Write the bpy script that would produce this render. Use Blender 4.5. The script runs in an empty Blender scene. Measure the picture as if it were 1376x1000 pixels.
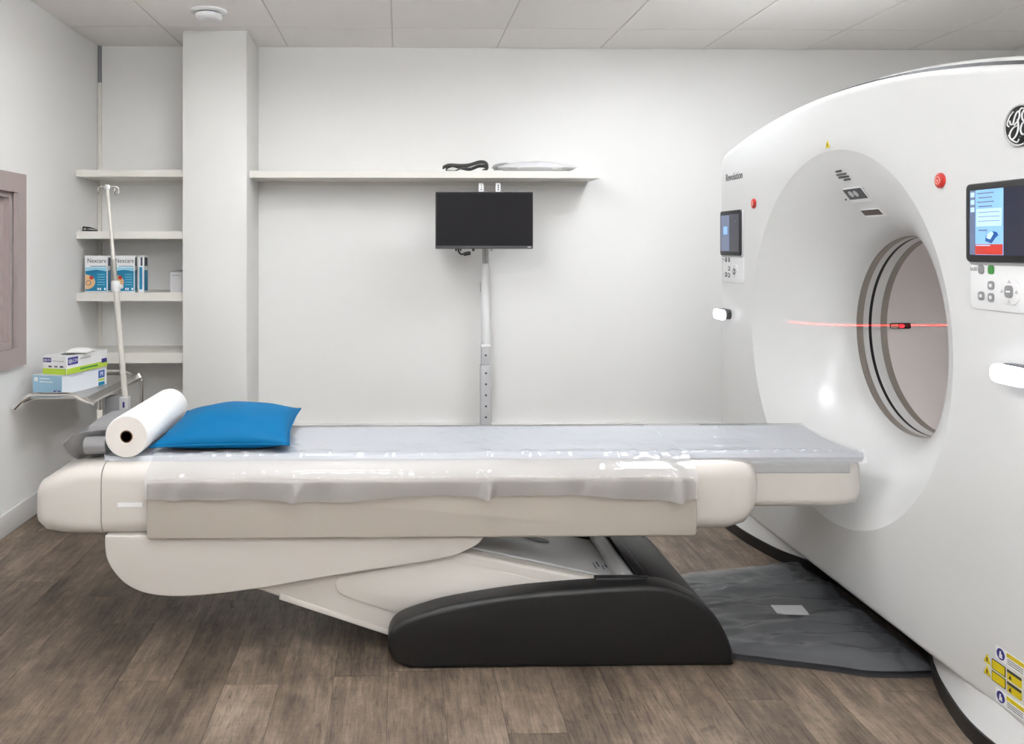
import bpy, bmesh, math, random
from mathutils import Vector, Matrix, noise
random.seed(7)
SC = bpy.context.scene
COL = SC.collection
PI = math.pi

# ------------------------------------------------------------------ camera, world, exposure
CAM_H = 1.26
F_PX = 1118.0
YAW = math.radians(1.1)
cam_d = bpy.data.cameras.new('camera')
cam = bpy.data.objects.new('camera', cam_d); COL.objects.link(cam)
cam.location = (0, 0, CAM_H)
cam.rotation_euler = (PI / 2, 0, -YAW)
cam_d.sensor_width = 36.0
cam_d.lens = 36.0 * F_PX / 1376.0
cam_d.shift_x = (688 - 558.5) / 1376.0
cam_d.shift_y = -(500 - 332) / 1376.0
cam_d.clip_start = 0.05
SC.camera = cam
w = bpy.data.worlds.new('world'); SC.world = w; w.use_nodes = True
w.node_tree.nodes['Background'].inputs[0].default_value = (0.8, 0.85, 0.9, 1)
w.node_tree.nodes['Background'].inputs[1].default_value = 0.3
SC.view_settings.view_transform = 'Standard'
SC.view_settings.look = 'None'
SC.view_settings.gamma = 1.0
SC.view_settings.use_curve_mapping = False
SC.view_settings.exposure = 0.92
ADDED_PANEL_STRENGTH = 7.0
ADDED_UPLIGHT_STRENGTH = 22.0

# ------------------------------------------------------------------ materials
MATS = {}
def srgb(r, g, b):
    def c(v):
        v /= 255.0
        return v / 12.92 if v <= 0.04045 else ((v + 0.055) / 1.055) ** 2.4
    return (c(r), c(g), c(b), 1)
def mat(name, rgb, rough=0.5, metal=0.0, emit=0.0, bump=0.0, bscale=80.0, var=0.0, vscale=3.0, coat=0.0, spec=0.5):
    """plain procedural surface: colour with faint noise variation and fine relief"""
    m = bpy.data.materials.new(name); m.use_nodes = True
    nt = m.node_tree; b = nt.nodes['Principled BSDF']
    col = srgb(*rgb)
    b.inputs['Base Color'].default_value = col
    b.inputs['Roughness'].default_value = rough
    b.inputs['Metallic'].default_value = metal
    b.inputs['Specular IOR Level'].default_value = spec
    b.inputs['Coat Weight'].default_value = coat
    if emit:
        b.inputs['Emission Color'].default_value = col
        b.inputs['Emission Strength'].default_value = emit
    if var or bump:
        g = nt.nodes.new('ShaderNodeNewGeometry')
    if var:
        n = nt.nodes.new('ShaderNodeTexNoise'); n.inputs['Scale'].default_value = vscale; n.inputs['Detail'].default_value = 4
        nt.links.new(g.outputs['Position'], n.inputs['Vector'])
        mx = nt.nodes.new('ShaderNodeMix'); mx.data_type = 'RGBA'
        mx.inputs[6].default_value = tuple(c * (1 - var) for c in col[:3]) + (1,)
        mx.inputs[7].default_value = tuple(min(1, c * (1 + var)) for c in col[:3]) + (1,)
        nt.links.new(n.outputs['Fac'], mx.inputs[0]); nt.links.new(mx.outputs[2], b.inputs['Base Color'])
    if bump:
        n2 = nt.nodes.new('ShaderNodeTexNoise'); n2.inputs['Scale'].default_value = bscale; n2.inputs['Detail'].default_value = 3
        nt.links.new(g.outputs['Position'], n2.inputs['Vector'])
        bp = nt.nodes.new('ShaderNodeBump'); bp.inputs['Strength'].default_value = bump; bp.inputs['Distance'].default_value = 0.004
        nt.links.new(n2.outputs['Fac'], bp.inputs['Height']); nt.links.new(bp.outputs['Normal'], b.inputs['Normal'])
    MATS[name] = m
    return m
mat('wall_paint', (243, 242, 240), 0.55, bump=0.08, bscale=220, var=0.01)
mat('pillar_paint', (234, 233, 230), 0.6, bump=0.08, bscale=220)
mat('tile', (250, 246, 242), 0.8, bump=0.15, bscale=400, var=0.01, vscale=2)
mat('grid', (222, 219, 215), 0.6)
mat('baseboard', (222, 220, 218), 0.5)
mat('shelf', (232, 229, 222), 0.45)
mat('taupe', (168, 155, 152), 0.5, var=0.03)
mat('taupe_dark', (142, 130, 116), 0.6)
mat('beige_room', (176, 162, 150), 0.7)
mat('gantry', (222, 222, 221), 0.28, coat=0.25)
mat('gantry_bore', (236, 228, 226), 0.35)
mat('couch_white', (212, 206, 199), 0.38, var=0.01)
mat('couch_panel', (184, 176, 166), 0.45)
mat('silver_plastic', (186, 186, 186), 0.36, metal=0.0)
mat('silver_band', (165, 158, 150), 0.35, metal=0.5)
mat('black_plastic', (15, 14, 15), 0.42, bump=0.12, bscale=500)
mat('black', (18, 18, 19), 0.4)
mat('screen_black', (26, 24, 27), 0.5, spec=0.15)
mat('dark_grey', (62, 62, 66), 0.3)
mat('mid_grey', (140, 140, 143), 0.45)
mat('light_grey', (196, 196, 198), 0.45)
mat('slot_brown', (86, 74, 70), 0.4)
mat('green', (62, 140, 62), 0.4)
mat('red', (186, 42, 32), 0.35)
mat('pale_red', (240, 170, 160), 0.4)
mat('white', (238, 238, 238), 0.45)
mat('white_print', (240, 240, 240), 0.5)
mat('grey_print', (120, 120, 124), 0.5)
mat('dark_print', (60, 66, 86), 0.5)
mat('chrome', (225, 222, 218), 0.12, metal=1.0)
mat('steel', (190, 188, 184), 0.3, metal=0.9)
mat('pole_cream', (222, 218, 210), 0.35, metal=0.15)
mat('pillow', (0, 95, 142), 0.55, spec=0.12, bump=0.06, bscale=300, var=0.04, vscale=6)
mat('paper', (240, 239, 237), 0.75, bump=0.1, bscale=150)
mat('paper_end', (232, 226, 220), 0.85, bump=0.2, bscale=60)
mat('cardboard', (140, 112, 88), 0.8)
mat('mattress', (203, 206, 213), 0.4)
mat('mat_rubber', (52, 52, 54), 0.34, bump=0.1, bscale=14, var=0.15, vscale=5)
mat('teal', (12, 128, 168), 0.4)
mat('teal_light', (150, 205, 225), 0.4)
mat('tan', (222, 178, 132), 0.5)
mat('glove_blue', (152, 190, 214), 0.45)
mat('glove_white', (226, 230, 238), 0.45)
mat('lime', (176, 205, 60), 0.45)
mat('navy', (48, 46, 130), 0.45)
mat('print_blue', (34, 92, 168), 0.45)
mat('yellow', (214, 190, 20), 0.45)
mat('screen_blue', (120, 165, 222), 0.3, emit=0.35)
mat('screen_pale', (165, 195, 238), 0.3, emit=0.4)
mat('screen_navy', (34, 36, 58), 0.2)
mat('screen_red', (180, 50, 38), 0.3, emit=0.25)
mat('screen_slate', (100, 112, 140), 0.3, emit=0.15)
mat('lamp_white', (245, 247, 255), 0.3, emit=1.6)
mat('laser_red', (255, 30, 40), 0.3, emit=2.0)
mat('added_panel_glow', (246, 250, 254), 0.4, emit=ADDED_PANEL_STRENGTH)  # glow of the added ceiling panels, none of them in view
mat('added_panel_bright', (246, 250, 254), 0.4, emit=13.0)  # stronger glow for the added flush panel
mat('added_uplight', (246, 250, 254), 0.4, emit=ADDED_UPLIGHT_STRENGTH)  # upward glow added to the panel tops for bounce light
mat('head_metal', (150, 150, 152), 0.3, metal=0.5)
mat('packet', (226, 226, 228), 0.3, bump=0.3, bscale=30)

def floor_mat_nodes():
    m = bpy.data.materials.new('wood_planks'); m.use_nodes = True
    nt = m.node_tree; N = nt.nodes.new; L = nt.links.new
    b = nt.nodes['Principled BSDF']
    g = N('ShaderNodeNewGeometry'); oi = N('ShaderNodeObjectInfo')
    off = N('ShaderNodeVectorMath'); off.operation = 'SCALE'; off.inputs[0].default_value = (17.3, 31.7, 5.1)
    L(oi.outputs['Random'], off.inputs['Scale'])
    add = N('ShaderNodeVectorMath'); add.operation = 'ADD'
    L(g.outputs['Position'], add.inputs[0]); L(off.outputs[0], add.inputs[1])
    def stretched(sx, sy, scale, detail, rough=0.6, dist=0.0):
        mp = N('ShaderNodeMapping'); mp.inputs['Scale'].default_value = (sx, sy, 1)
        L(add.outputs[0], mp.inputs['Vector'])
        n = N('ShaderNodeTexNoise'); n.inputs['Scale'].default_value = scale
        n.inputs['Detail'].default_value = detail; n.inputs['Roughness'].default_value = rough
        n.inputs['Distortion'].default_value = dist
        L(mp.outputs[0], n.inputs['Vector']); return n
    grain = stretched(30, 2.2, 2.2, 8, 0.7, 0.6)
    blot = stretched(6, 2.2, 1.1, 5, 0.6, 0.3)
    fine = stretched(110, 9, 2.0, 4, 0.6)
    cross = stretched(5, 90, 1.6, 4, 0.7)
    knot = stretched(9, 5, 1.6, 2, 0.5, 1.5)
    ramp = N('ShaderNodeValToRGB')
    e = ramp.color_ramp.elements
    e[0].position = 0.28; e[0].color = srgb(64, 55, 47)
    e[1].position = 0.74; e[1].color = srgb(154, 138, 121)
    mid = e.new(0.5); mid.color = srgb(110, 96, 83)
    def math_(op, a, bb):
        n = N('ShaderNodeMath'); n.operation = op
        for i, v in enumerate((a, bb)):
            if isinstance(v, (int, float)): n.inputs[i].default_value = v
            else: L(v, n.inputs[i])
        return n.outputs[0]
    v = math_('MULTIPLY', grain.outputs['Fac'], 0.55)
    v = math_('ADD', v, math_('MULTIPLY', blot.outputs['Fac'], 0.62))
    mott = stretched(16, 9, 1.0, 7, 0.72, 0.4)
    v = math_('ADD', v, math_('MULTIPLY', cross.outputs['Fac'], 0.12))
    v = math_('ADD', v, math_('MULTIPLY', mott.outputs['Fac'], 0.42))
    v = math_('ADD', v, math_('MULTIPLY', oi.outputs['Random'], 0.10))
    v = math_('SUBTRACT', v, 0.42)
    L(v, ramp.inputs[0])
    kr = N('ShaderNodeValToRGB'); kr.color_ramp.elements[0].position = 0.70; kr.color_ramp.elements[1].position = 0.80
    kr.color_ramp.elements[0].color = (1, 1, 1, 1); kr.color_ramp.elements[1].color = (0.45, 0.42, 0.4, 1)
    L(knot.outputs['Fac'], kr.inputs[0])
    fr = N('ShaderNodeValToRGB'); fr.color_ramp.elements[0].position = 0.30; fr.color_ramp.elements[1].position = 0.45
    fr.color_ramp.elements[0].color = (0.5, 0.48, 0.46, 1); fr.color_ramp.elements[1].color = (1, 1, 1, 1)
    L(fine.outputs['Fac'], fr.inputs[0])
    m1 = N('ShaderNodeMix'); m1.data_type = 'RGBA'; m1.blend_type = 'MULTIPLY'; m1.inputs[0].default_value = 1
    L(ramp.outputs[0], m1.inputs[6]); L(kr.outputs[0], m1.inputs[7])
    m2 = N('ShaderNodeMix'); m2.data_type = 'RGBA'; m2.blend_type = 'MULTIPLY'; m2.inputs[0].default_value = 1
    L(m1.outputs[2], m2.inputs[6]); L(fr.outputs[0], m2.inputs[7])
    L(m2.outputs[2], b.inputs['Base Color'])
    b.inputs['Roughness'].default_value = 0.5
    b.inputs['Specular IOR Level'].default_value = 0.35
    bp = N('ShaderNodeBump'); bp.inputs['Strength'].default_value = 0.25; bp.inputs['Distance'].default_value = 0.003
    L(grain.outputs['Fac'], bp.inputs['Height']); L(bp.outputs[0], b.inputs['Normal'])
    MATS['wood_planks'] = m
floor_mat_nodes()
mat('floor_gap', (60, 50, 44), 0.8)

def film_mat(name, tint, base, ior=1.45, rough=0.16):
    m = bpy.data.materials.new(name); m.use_nodes = True
    nt = m.node_tree; N = nt.nodes.new; L = nt.links.new
    out = nt.nodes['Material Output']; nt.nodes.remove(nt.nodes['Principled BSDF'])
    tr = N('ShaderNodeBsdfTransparent'); tr.inputs[0].default_value = (1, 1, 1, 1)
    df = N('ShaderNodeBsdfDiffuse'); df.inputs[0].default_value = srgb(*tint)
    mx = N('ShaderNodeMixShader'); mx.inputs[0].default_value = base
    L(tr.outputs[0], mx.inputs[1]); L(df.outputs[0], mx.inputs[2])
    gl = N('ShaderNodeBsdfGlossy'); gl.inputs['Roughness'].default_value = rough
    fr = N('ShaderNodeFresnel'); fr.inputs[0].default_value = ior
    mx2 = N('ShaderNodeMixShader')
    L(fr.outputs[0], mx2.inputs[0]); L(mx.outputs[0], mx2.inputs[1]); L(gl.outputs[0], mx2.inputs[2])
    L(mx2.outputs[0], out.inputs[0])
    MATS[name] = m
film_mat('film', (240, 241, 245), 0.22, 1.5, 0.11)
film_mat('dark_film', (150, 152, 156), 0.30, 1.6, 0.2)
film_mat('glass', (200, 200, 200), 0.02, 1.45, 0.02)

# ------------------------------------------------------------------ helpers
def obj_from(name, verts, faces, m, parent=None, smooth=False, bevel=0.0, segs=3, angle=35):
    me = bpy.data.meshes.new(name)
    me.from_pydata([tuple(v) for v in verts], [], faces)
    bm = bmesh.new(); bm.from_mesh(me)
    bmesh.ops.recalc_face_normals(bm, faces=bm.faces[:])
    if bevel:
        bm.normal_update()
        es = [e for e in bm.edges if len(e.link_faces) == 2 and e.calc_face_angle(0) > math.radians(angle)]
        bmesh.ops.bevel(bm, geom=es, offset=bevel, segments=segs, profile=0.5, affect='EDGES', clamp_overlap=True)
        smooth = True
    bm.to_mesh(me); bm.free()
    me.materials.append(MATS[m])
    o = bpy.data.objects.new(name, me); COL.objects.link(o)
    if smooth:
        for p in me.polygons: p.use_smooth = True
        me.set_sharp_from_angle(angle=math.radians(50))
    if parent is not None: put(o, parent)
    return o
def world_loc(o):
    v = Vector(o.location)
    while o.parent is not None:
        o = o.parent; v = v + Vector(o.location) if o.get('_own') else v
    return v
def put(o, parent):
    """parent keeping the child's world-space mesh where it is"""
    o.parent = parent
    L = Vector((0, 0, 0)); p = parent
    # only root empties carry a location
    while p is not None:
        if p.type == 'EMPTY': L += Vector(p.location)
        p = p.parent
    o.matrix_parent_inverse = Matrix.Translation(-L) if parent.type == 'EMPTY' else Matrix.Identity(4)
def tag(o, label, cat, group=None):
    o['label'] = label; o['category'] = cat
    if group: o['group'] = group
    return o
def thing(name, label, cat, loc, group=None):
    o = bpy.data.objects.new(name, None); COL.objects.link(o)
    o.location = loc; o.empty_display_size = 0.1
    return tag(o, label, cat, group)
def struct(o):
    o['kind'] = 'structure'; return o
BOXF = [(0, 1, 3, 2), (4, 6, 7, 5), (0, 4, 5, 1), (2, 3, 7, 6), (0, 2, 6, 4), (1, 5, 7, 3)]
def boxv(x0, x1, y0, y1, z0, z1):
    return [(x, y, z) for x in (x0, x1) for y in (y0, y1) for z in (z0, z1)]
def box(name, x0, x1, y0, y1, z0, z1, m, parent=None, bevel=0.0, segs=2):
    return obj_from(name, boxv(x0, x1, y0, y1, z0, z1), BOXF, m, parent, bevel=bevel, segs=segs)
class MB:
    def __init__(s): s.v = []; s.f = []
    def add(s, v, f):
        n = len(s.v); s.v += [tuple(p) for p in v]; s.f += [tuple(i + n for i in q) for q in f]
    def box(s, *a): s.add(boxv(*a), BOXF)
    def tube(s, pts, r, n=10, closed=False):
        v, f = tube_geo(pts, r, n, closed); s.add(v, f)
    def build(s, name, m, parent=None, **k): return obj_from(name, s.v, s.f, m, parent, **k)
def tube_geo(pts, r, n=10, closed=False):
    pts = [Vector(p) for p in pts]; R = r if isinstance(r, (list, tuple)) else [r] * len(pts)
    v = []; f = []; N = len(pts); prev = None
    for i, p in enumerate(pts):
        if closed: t = pts[(i + 1) % N] - pts[i - 1]
        else: t = pts[min(i + 1, N - 1)] - pts[max(i - 1, 0)]
        t.normalize()
        if prev is None:
            a = Vector((0, 0, 1)) if abs(t.z) < 0.9 else Vector((1, 0, 0))
            u = t.cross(a).normalized()
        else:
            u = (prev - t * prev.dot(t)).normalized()
        prev = u; w_ = t.cross(u)
        for k in range(n):
            a = 2 * PI * k / n
            v.append(p + (u * math.cos(a) + w_ * math.sin(a)) * R[i])
    for i in range(N - (0 if closed else 1)):
        j = (i + 1) % N
        for k in range(n):
            f.append((i * n + k, i * n + (k + 1) % n, j * n + (k + 1) % n, j * n + k))
    if not closed:
        f.append(tuple(range(n))); f.append(tuple((N - 1) * n + k for k in range(n)))
    return v, f
def tube(name, pts, r, m, parent=None, n=12, closed=False):
    v, f = tube_geo(pts, r, n, closed)
    return obj_from(name, v, f, m, parent, smooth=True)
def bez(pts, n=8):
    """smooth Catmull-Rom curve through points"""
    P = [Vector(p) for p in pts]; P = [P[0] * 2 - P[1]] + P + [P[-1] * 2 - P[-2]]
    out = []
    for i in range(1, len(P) - 2):
        for k in range(n):
            t = k / n
            out.append(0.5 * ((2 * P[i]) + (P[i + 1] - P[i - 1]) * t + (2 * P[i - 1] - 5 * P[i] + 4 * P[i + 1] - P[i + 2]) * t * t
                              + (3 * P[i] - P[i - 1] - 3 * P[i + 1] + P[i + 2]) * t ** 3))
    out.append(P[-2]); return out
FACE_NY = ((1, 0, 0), (0, 0, 1))        # frame for a surface that faces -Y
FACE_NX = ((0, -1, 0), (0, 0, 1))       # faces -X
def prism(name, pts, origin, frame, t0, t1, m, parent=None, bevel=0.0, segs=2, smooth=False):
    """2-D outline pts in frame (u, v), extruded along the normal from t0 to t1"""
    u = Vector(frame[0]).normalized(); v = Vector(frame[1]); v = (v - u * v.dot(u)).normalized(); n = u.cross(v); o = Vector(origin)
    k = len(pts)
    vs = [o + u * p[0] + v * p[1] + n * t for t in (t0, t1) for p in pts]
    fs = [tuple(range(k)), tuple(range(k, 2 * k))] + [(i, (i + 1) % k, k + (i + 1) % k, k + i) for i in range(k)]
    return obj_from(name, vs, fs, m, parent, bevel=bevel, segs=segs, smooth=smooth)
def rrect(w_, h, r, n=5, cx=0, cy=0):
    out = []
    for sx, sy, a0 in ((1, 1, 0), (-1, 1, 90), (-1, -1, 180), (1, -1, 270)):
        for k in range(n + 1):
            a = math.radians(a0 + 90 * k / n)
            out.append((cx + sx * (w_ / 2 - r) + r * math.cos(a), cy + sy * (h / 2 - r) + r * math.sin(a)))
    return out
def circ(r, n=24, cx=0, cy=0, ry=None):
    return [(cx + r * math.cos(2 * PI * k / n), cy + (ry or r) * math.sin(2 * PI * k / n)) for k in range(n)]
def round_poly(pts, rad, n=6):
    out = []; N = len(pts)
    for i, p in enumerate(pts):
        r = rad[i] if isinstance(rad, (list, tuple)) else rad
        if r <= 0: out.append(tuple(p)); continue
        a = Vector((pts[i - 1][0] - p[0], pts[i - 1][1] - p[1])); b = Vector((pts[(i + 1) % N][0] - p[0], pts[(i + 1) % N][1] - p[1]))
        d = min(r, a.length * 0.49, b.length * 0.49)
        A = Vector(p) + a.normalized() * d; B = Vector(p) + b.normalized() * d; P = Vector(p)
        for k in range(n + 1):
            t = k / n
            q = A * (1 - t) ** 2 + P * 2 * t * (1 - t) + B * t * t
            out.append((q.x, q.y))
    return out
def text(name, body, size, origin, frame, m, parent, align='CENTER', squeeze=1.0, depth=0.0004, lift=0.0006):
    c = bpy.data.curves.new(name, 'FONT'); c.body = body; c.size = size; c.align_x = align; c.align_y = 'CENTER'; c.extrude = depth; c.resolution_u = 3
    t = bpy.data.objects.new(name, c); COL.objects.link(t)
    dg = bpy.context.evaluated_depsgraph_get()
    me = bpy.data.meshes.new_from_object(t.evaluated_get(dg))
    bpy.data.objects.remove(t); bpy.data.curves.remove(c)
    u = Vector(frame[0]).normalized(); v = Vector(frame[1]); v = (v - u * v.dot(u)).normalized(); n = u.cross(v)
    M = Matrix(((u.x, v.x, n.x, origin[0]), (u.y, v.y, n.y, origin[1]), (u.z, v.z, n.z, origin[2]), (0, 0, 0, 1)))
    M = M @ Matrix.Translation((0, 0, lift)) @ Matrix.Diagonal((squeeze, 1, 1, 1))
    me.transform(M); me.materials.clear(); me.materials.append(MATS[m])
    me.name = name
    o = bpy.data.objects.new(name, me); COL.objects.link(o); put(o, parent)
    return o
def loft(name, sections, m, parent=None, caps=True, bevel=0.0, smooth=True):
    n = len(sections[0]); v = [p for s in sections for p in s]; f = []
    for i in range(len(sections) - 1):
        for k in range(n):
            f.append((i * n + k, i * n + (k + 1) % n, (i + 1) * n + (k + 1) % n, (i + 1) * n + k))
    if caps: f += [tuple(range(n)), tuple((len(sections) - 1) * n + k for k in range(n))]
    return obj_from(name, v, f, m, parent, smooth=smooth, bevel=bevel)
def interp(tab, x):
    if x <= tab[0][0]: return tab[0][1]
    for (a, b), (c, d) in zip(tab, tab[1:]):
        if x <= c: return b + (d - b) * (x - a) / (c - a)
    return tab[-1][1]

# ------------------------------------------------------------------ room shell
XL, XR, YF, YB, ZC = -1.725, 3.6, -1.2, 4.80, 2.41
fl = struct(box('floor', XL - 0.1, XR + 0.1, YF - 0.1, YB + 0.1, -0.12, -0.003, 'floor_gap'))
plank_me = None
PW = 0.157; PLEN = 1.22
k0 = math.floor((XL + 0.034) / PW)
x = -0.034 + k0 * PW
while x < XR:
    xa, xb = max(x, XL), min(x + PW, XR)
    y = YB + random.random() * PLEN
    while y > YF:
        ya, yb = max(y - PLEN, YF), min(y, YB)
        if yb - ya > 0.02 and xb - xa > 0.01:
            if plank_me is None:
                po = box('plank', -0.5, 0.5, -0.5, 0.5, -1, 0, 'wood_planks'); plank_me = po.data
            else:
                po = bpy.data.objects.new('plank', plank_me); COL.objects.link(po)
            po.scale = (xb - xa - 0.0012, yb - ya - 0.0012, 0.004)
            po.location = ((xa + xb) / 2, (ya + yb) / 2, 0)
            po.parent = fl
        y -= PLEN
    x += PW

ce = struct(box('ceiling', XL - 0.1, XR + 0.1, YF - 0.1, YB + 0.1, ZC + 0.004, ZC + 0.1, 'grid'))
ADDED_LIGHTS = [(-1, 2), (2, 1), (-1, 4), (1, 6), (-1, 7), (2, 8)]   # grid (column, row) of unseen panels added to light the room
tx0 = -0.04; ty0 = 4.366
cells = {}
for c in range(-3, 7):
    for r in range(0, 11):
        xa, xb = tx0 + 0.6 * c, tx0 + 0.6 * c + 0.6
        yb = YB if r == 0 else ty0 - 0.6 * (r - 2) - 0.6
        ya = ty0 - 0.6 * (r - 1) if r else ty0
        if r == 0: ya, yb = ty0, YB
        else: ya, yb = ty0 - 0.6 * r, ty0 - 0.6 * (r - 1)
        xa, xb, ya, yb = max(xa, XL), min(xb, XR), max(ya, YF), min(yb, YB)
        if xb - xa < 0.03 or yb - ya < 0.03: continue
        cells[(c, r)] = (xa, xb, ya, yb)
        if (c, r - 1) in ADDED_LIGHTS: continue
        box('ceiling_tile', xa + 0.004, xb - 0.004, ya + 0.004, yb - 0.004, ZC, ZC + 0.004, 'tile', ce)
LABW = {(-1, 2): 'nearest the wall shelf', (2, 1): 'recessed flush above the far side of the scanner', (-1, 4): 'in front of the couch', (1, 6): 'between the couch and the front wall',
        (-1, 7): 'front left of the room', (2, 8): 'front right of the room'}
for (c, r) in ADDED_LIGHTS:
    xa, xb, ya, yb = cells[(c, r + 1)]
    t = thing('added_light_panel', 'unseen square light panel added at the ceiling, ' + LABW[(c, r)], 'ceiling light', ((xa + xb) / 2, (ya + yb) / 2, ZC), 'added unseen light panels')
    if (c, r) == (2, 1):
        fr = MB()
        fr.box(xa + .004, xb - .004, ya + .004, ya + .02, ZC - .003, ZC + .004); fr.box(xa + .004, xb - .004, yb - .02, yb - .004, ZC - .003, ZC + .004)
        fr.box(xa + .004, xa + .02, ya + .02, yb - .02, ZC - .003, ZC + .004); fr.box(xb - .02, xb - .004, ya + .02, yb - .02, ZC - .003, ZC + .004)
        fr.build('frame', 'white', t)
        box('diffuser', xa + .02, xb - .02, ya + .02, yb - .02, ZC - .002, ZC + .003, 'added_panel_bright', t)  # added flush panel, made brighter to lift the back wall and ceiling
        continue
    zl, zh = ZC - .17, ZC - .10
    fr = MB()
    fr.box(xa + .03, xb - .03, ya + .03, ya + .045, zl + .02, zl + .05); fr.box(xa + .03, xb - .03, yb - .045, yb - .03, zl + .02, zl + .05)
    fr.box(xa + .03, xa + .045, ya + .045, yb - .045, zl + .02, zl + .05); fr.box(xb - .045, xb - .03, ya + .045, yb - .045, zl + .02, zl + .05)
    fr.build('frame', 'white', t)
    box('diffuser', xa + .045, xb - .045, ya + .045, yb - .045, zl, zh, 'added_panel_glow', t, bevel=.01)
    box('added_uplight_lens', xa + .07, xb - .07, ya + .07, yb - .07, zh, zh + .004, 'added_uplight', t)  # invented glowing top, throws extra light onto the ceiling
    for sx in (.06, .54): tube('suspension_rod', [(xa + sx, (ya + yb) / 2, zh), (xa + sx, (ya + yb) / 2, ZC)], .005, 'white', t, 8)
    box('ceiling_tile', xa + 0.004, xb - 0.004, ya + 0.004, yb - 0.004, ZC, ZC + 0.004, 'tile', ce)

struct(box('wall_back', XL - 0.1, XR + 0.1, YB, YB + 0.1, 0, ZC + .1, 'wall_paint'))
struct(box('wall_right', XR, XR + 0.1, YF, YB, 0, ZC + .1, 'wall_paint'))
struct(box('wall_front', XL - 0.1, XR + 0.1, YF - 0.1, YF, 0, ZC + .1, 'wall_paint'))
# left wall with the observation window opening
WY0, WY1, WZ0, WZ1 = 2.50, 3.76, 0.80, 1.52
wl = MB()
wl.box(XL - 0.1, XL, YF, WY0, 0, ZC + .1); wl.box(XL - 0.1, XL, WY1, YB, 0, ZC + .1)
wl.box(XL - 0.1, XL, WY0, WY1, 0, WZ0); wl.box(XL - 0.1, XL, WY0, WY1, WZ1, ZC + .1)
struct(wl.build('wall_left', 'wall_paint'))
struct(box('wall_pillar', -1.15, -0.81, 4.43, YB, 0, ZC, 'pillar_paint', bevel=0.004))
struct(box('baseboard_left', XL, XL + 0.012, YF, YB, 0, 0.10, 'baseboard', bevel=0.003))
struct(box('baseboard_back', -0.81, XR, YB - 0.012, YB, 0, 0.10, 'baseboard', bevel=0.003))
# cable trunking low on the back wall
tr = struct(box('trim_1', -0.81, 2.2, YB - 0.04, YB, 0.19, 0.245, 'baseboard', bevel=0.004))
# conduit in the alcove corner
cd = struct(box('trim_2', XL + 0.001, XL + 0.022, YB - 0.02, YB, 0.0, 2.20, 'shelf', bevel=0.003))
box('conduit_sleeve', XL + 0.002, XL + 0.020, YB - 0.018, YB, 2.20, ZC, 'mid_grey', cd)
# window_1
win = bpy.data.objects.new('window_1', None); COL.objects.link(win); win.location = (XL, (WY0 + WY1) / 2, WZ0); struct(win)
def frame_y(name, y0, y1, z0, z1, wd, x0, x1, m, parent, bevel=0.004):
    """rectangular frame in a wall that faces +X; mitre-less joined bars"""
    b = MB()
    b.box(x0, x1, y0, y1, z0, z0 + wd); b.box(x0, x1, y0, y1, z1 - wd, z1)
    b.box(x0, x1, y0, y0 + wd, z0 + wd, z1 - wd); b.box(x0, x1, y1 - wd, y1, z0 + wd, z1 - wd)
    return b.build(name, m, parent)
frame_y('window_frame', WY0 - 0.075, WY1 + 0.075, WZ0 - 0.075, WZ1 + 0.07, 0.085, XL, XL + 0.02, 'taupe', win)
frame_y('rebate', WY0 + 0.004, WY1 - 0.004, WZ0 + 0.004, WZ1 - 0.004, 0.035, XL - 0.07, XL - 0.006, 'taupe', win)
frame_y('sash', WY0 + 0.04, WY1 - 0.04, WZ0 + 0.04, WZ1 - 0.04, 0.03, XL - 0.085, XL - 0.03, 'taupe', win)
box('pane', XL - 0.066, XL - 0.06, WY0 + 0.07, WY1 - 0.07, WZ0 + 0.07, WZ1 - 0.07, 'glass', win)
# control room behind the glass
cr = MB(); cr.box(-2.9, -2.85, 1.6, 5.4, 0.0, 2.5); cr.box(-2.9, XL - .1, 5.4, 5.45, 0, 2.5); cr.box(-2.9, XL - .1, 1.55, 1.6, 0, 2.5)
cr.box(-2.9, XL - .1, 1.6, 5.4, -0.05, 0.0); cr.box(-2.9, XL - .1, 1.6, 5.4, 2.5, 2.55)
struct(cr.build('wall_control', 'beige_room'))
bl = thing('vertical_blind', 'taupe vertical blind slats behind the observation window', 'blind', (XL - 0.16, 3.1, 0.7))
for i in range(10):
    yy = 2.44 + i * 0.14
    prism('slat', [(-0.066, 0), (0.066, 0), (0.066, 0.004), (-0.066, 0.004)], (XL - 0.16, yy, 0.72), ((0.22, 0.975, 0), (0.975, -0.22, 0)), -0.9, 0.0, 'taupe_dark', bl)

# ------------------------------------------------------------------ shelves
def shelf(name, label, x0, x1, y0, y1, z0, z1, group=None):
    t = thing(name, label, 'shelf', ((x0 + x1) / 2, YB, z0), group)
    box('board', x0, x1, y0 + 0.003, y1, z0, z1, 'shelf', t)
    box('edge_band', x0, x1, y0, y0 + 0.003, z0 - 0.0005, z1 + 0.0005, 'shelf', t)
    box('batten', x0 + 0.02, x1 - 0.02, y1 - 0.018, y1, z0 - 0.02, z0, 'shelf', t)
    return t
for nm, z1, z0 in (('topmost empty white shelf in the alcove', 1.672, 1.636), ('second white alcove shelf from the top, carrying a small black clip', 1.344, 1.304),
                   ('white alcove shelf carrying the blue cold pack boxes', 1.016, 0.972), ('lowest white alcove shelf, empty, behind the chrome trolley', 0.694, 0.640)):
    shelf('alcove_shelf', nm, XL + 0.001, -1.151, 4.47, YB, z0, z1, 'white shelves in the alcove')
shelf('wall_shelf', 'long white wall shelf above the black monitor', -0.809, 1.09, 4.50, YB, 1.635, 1.672)

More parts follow.
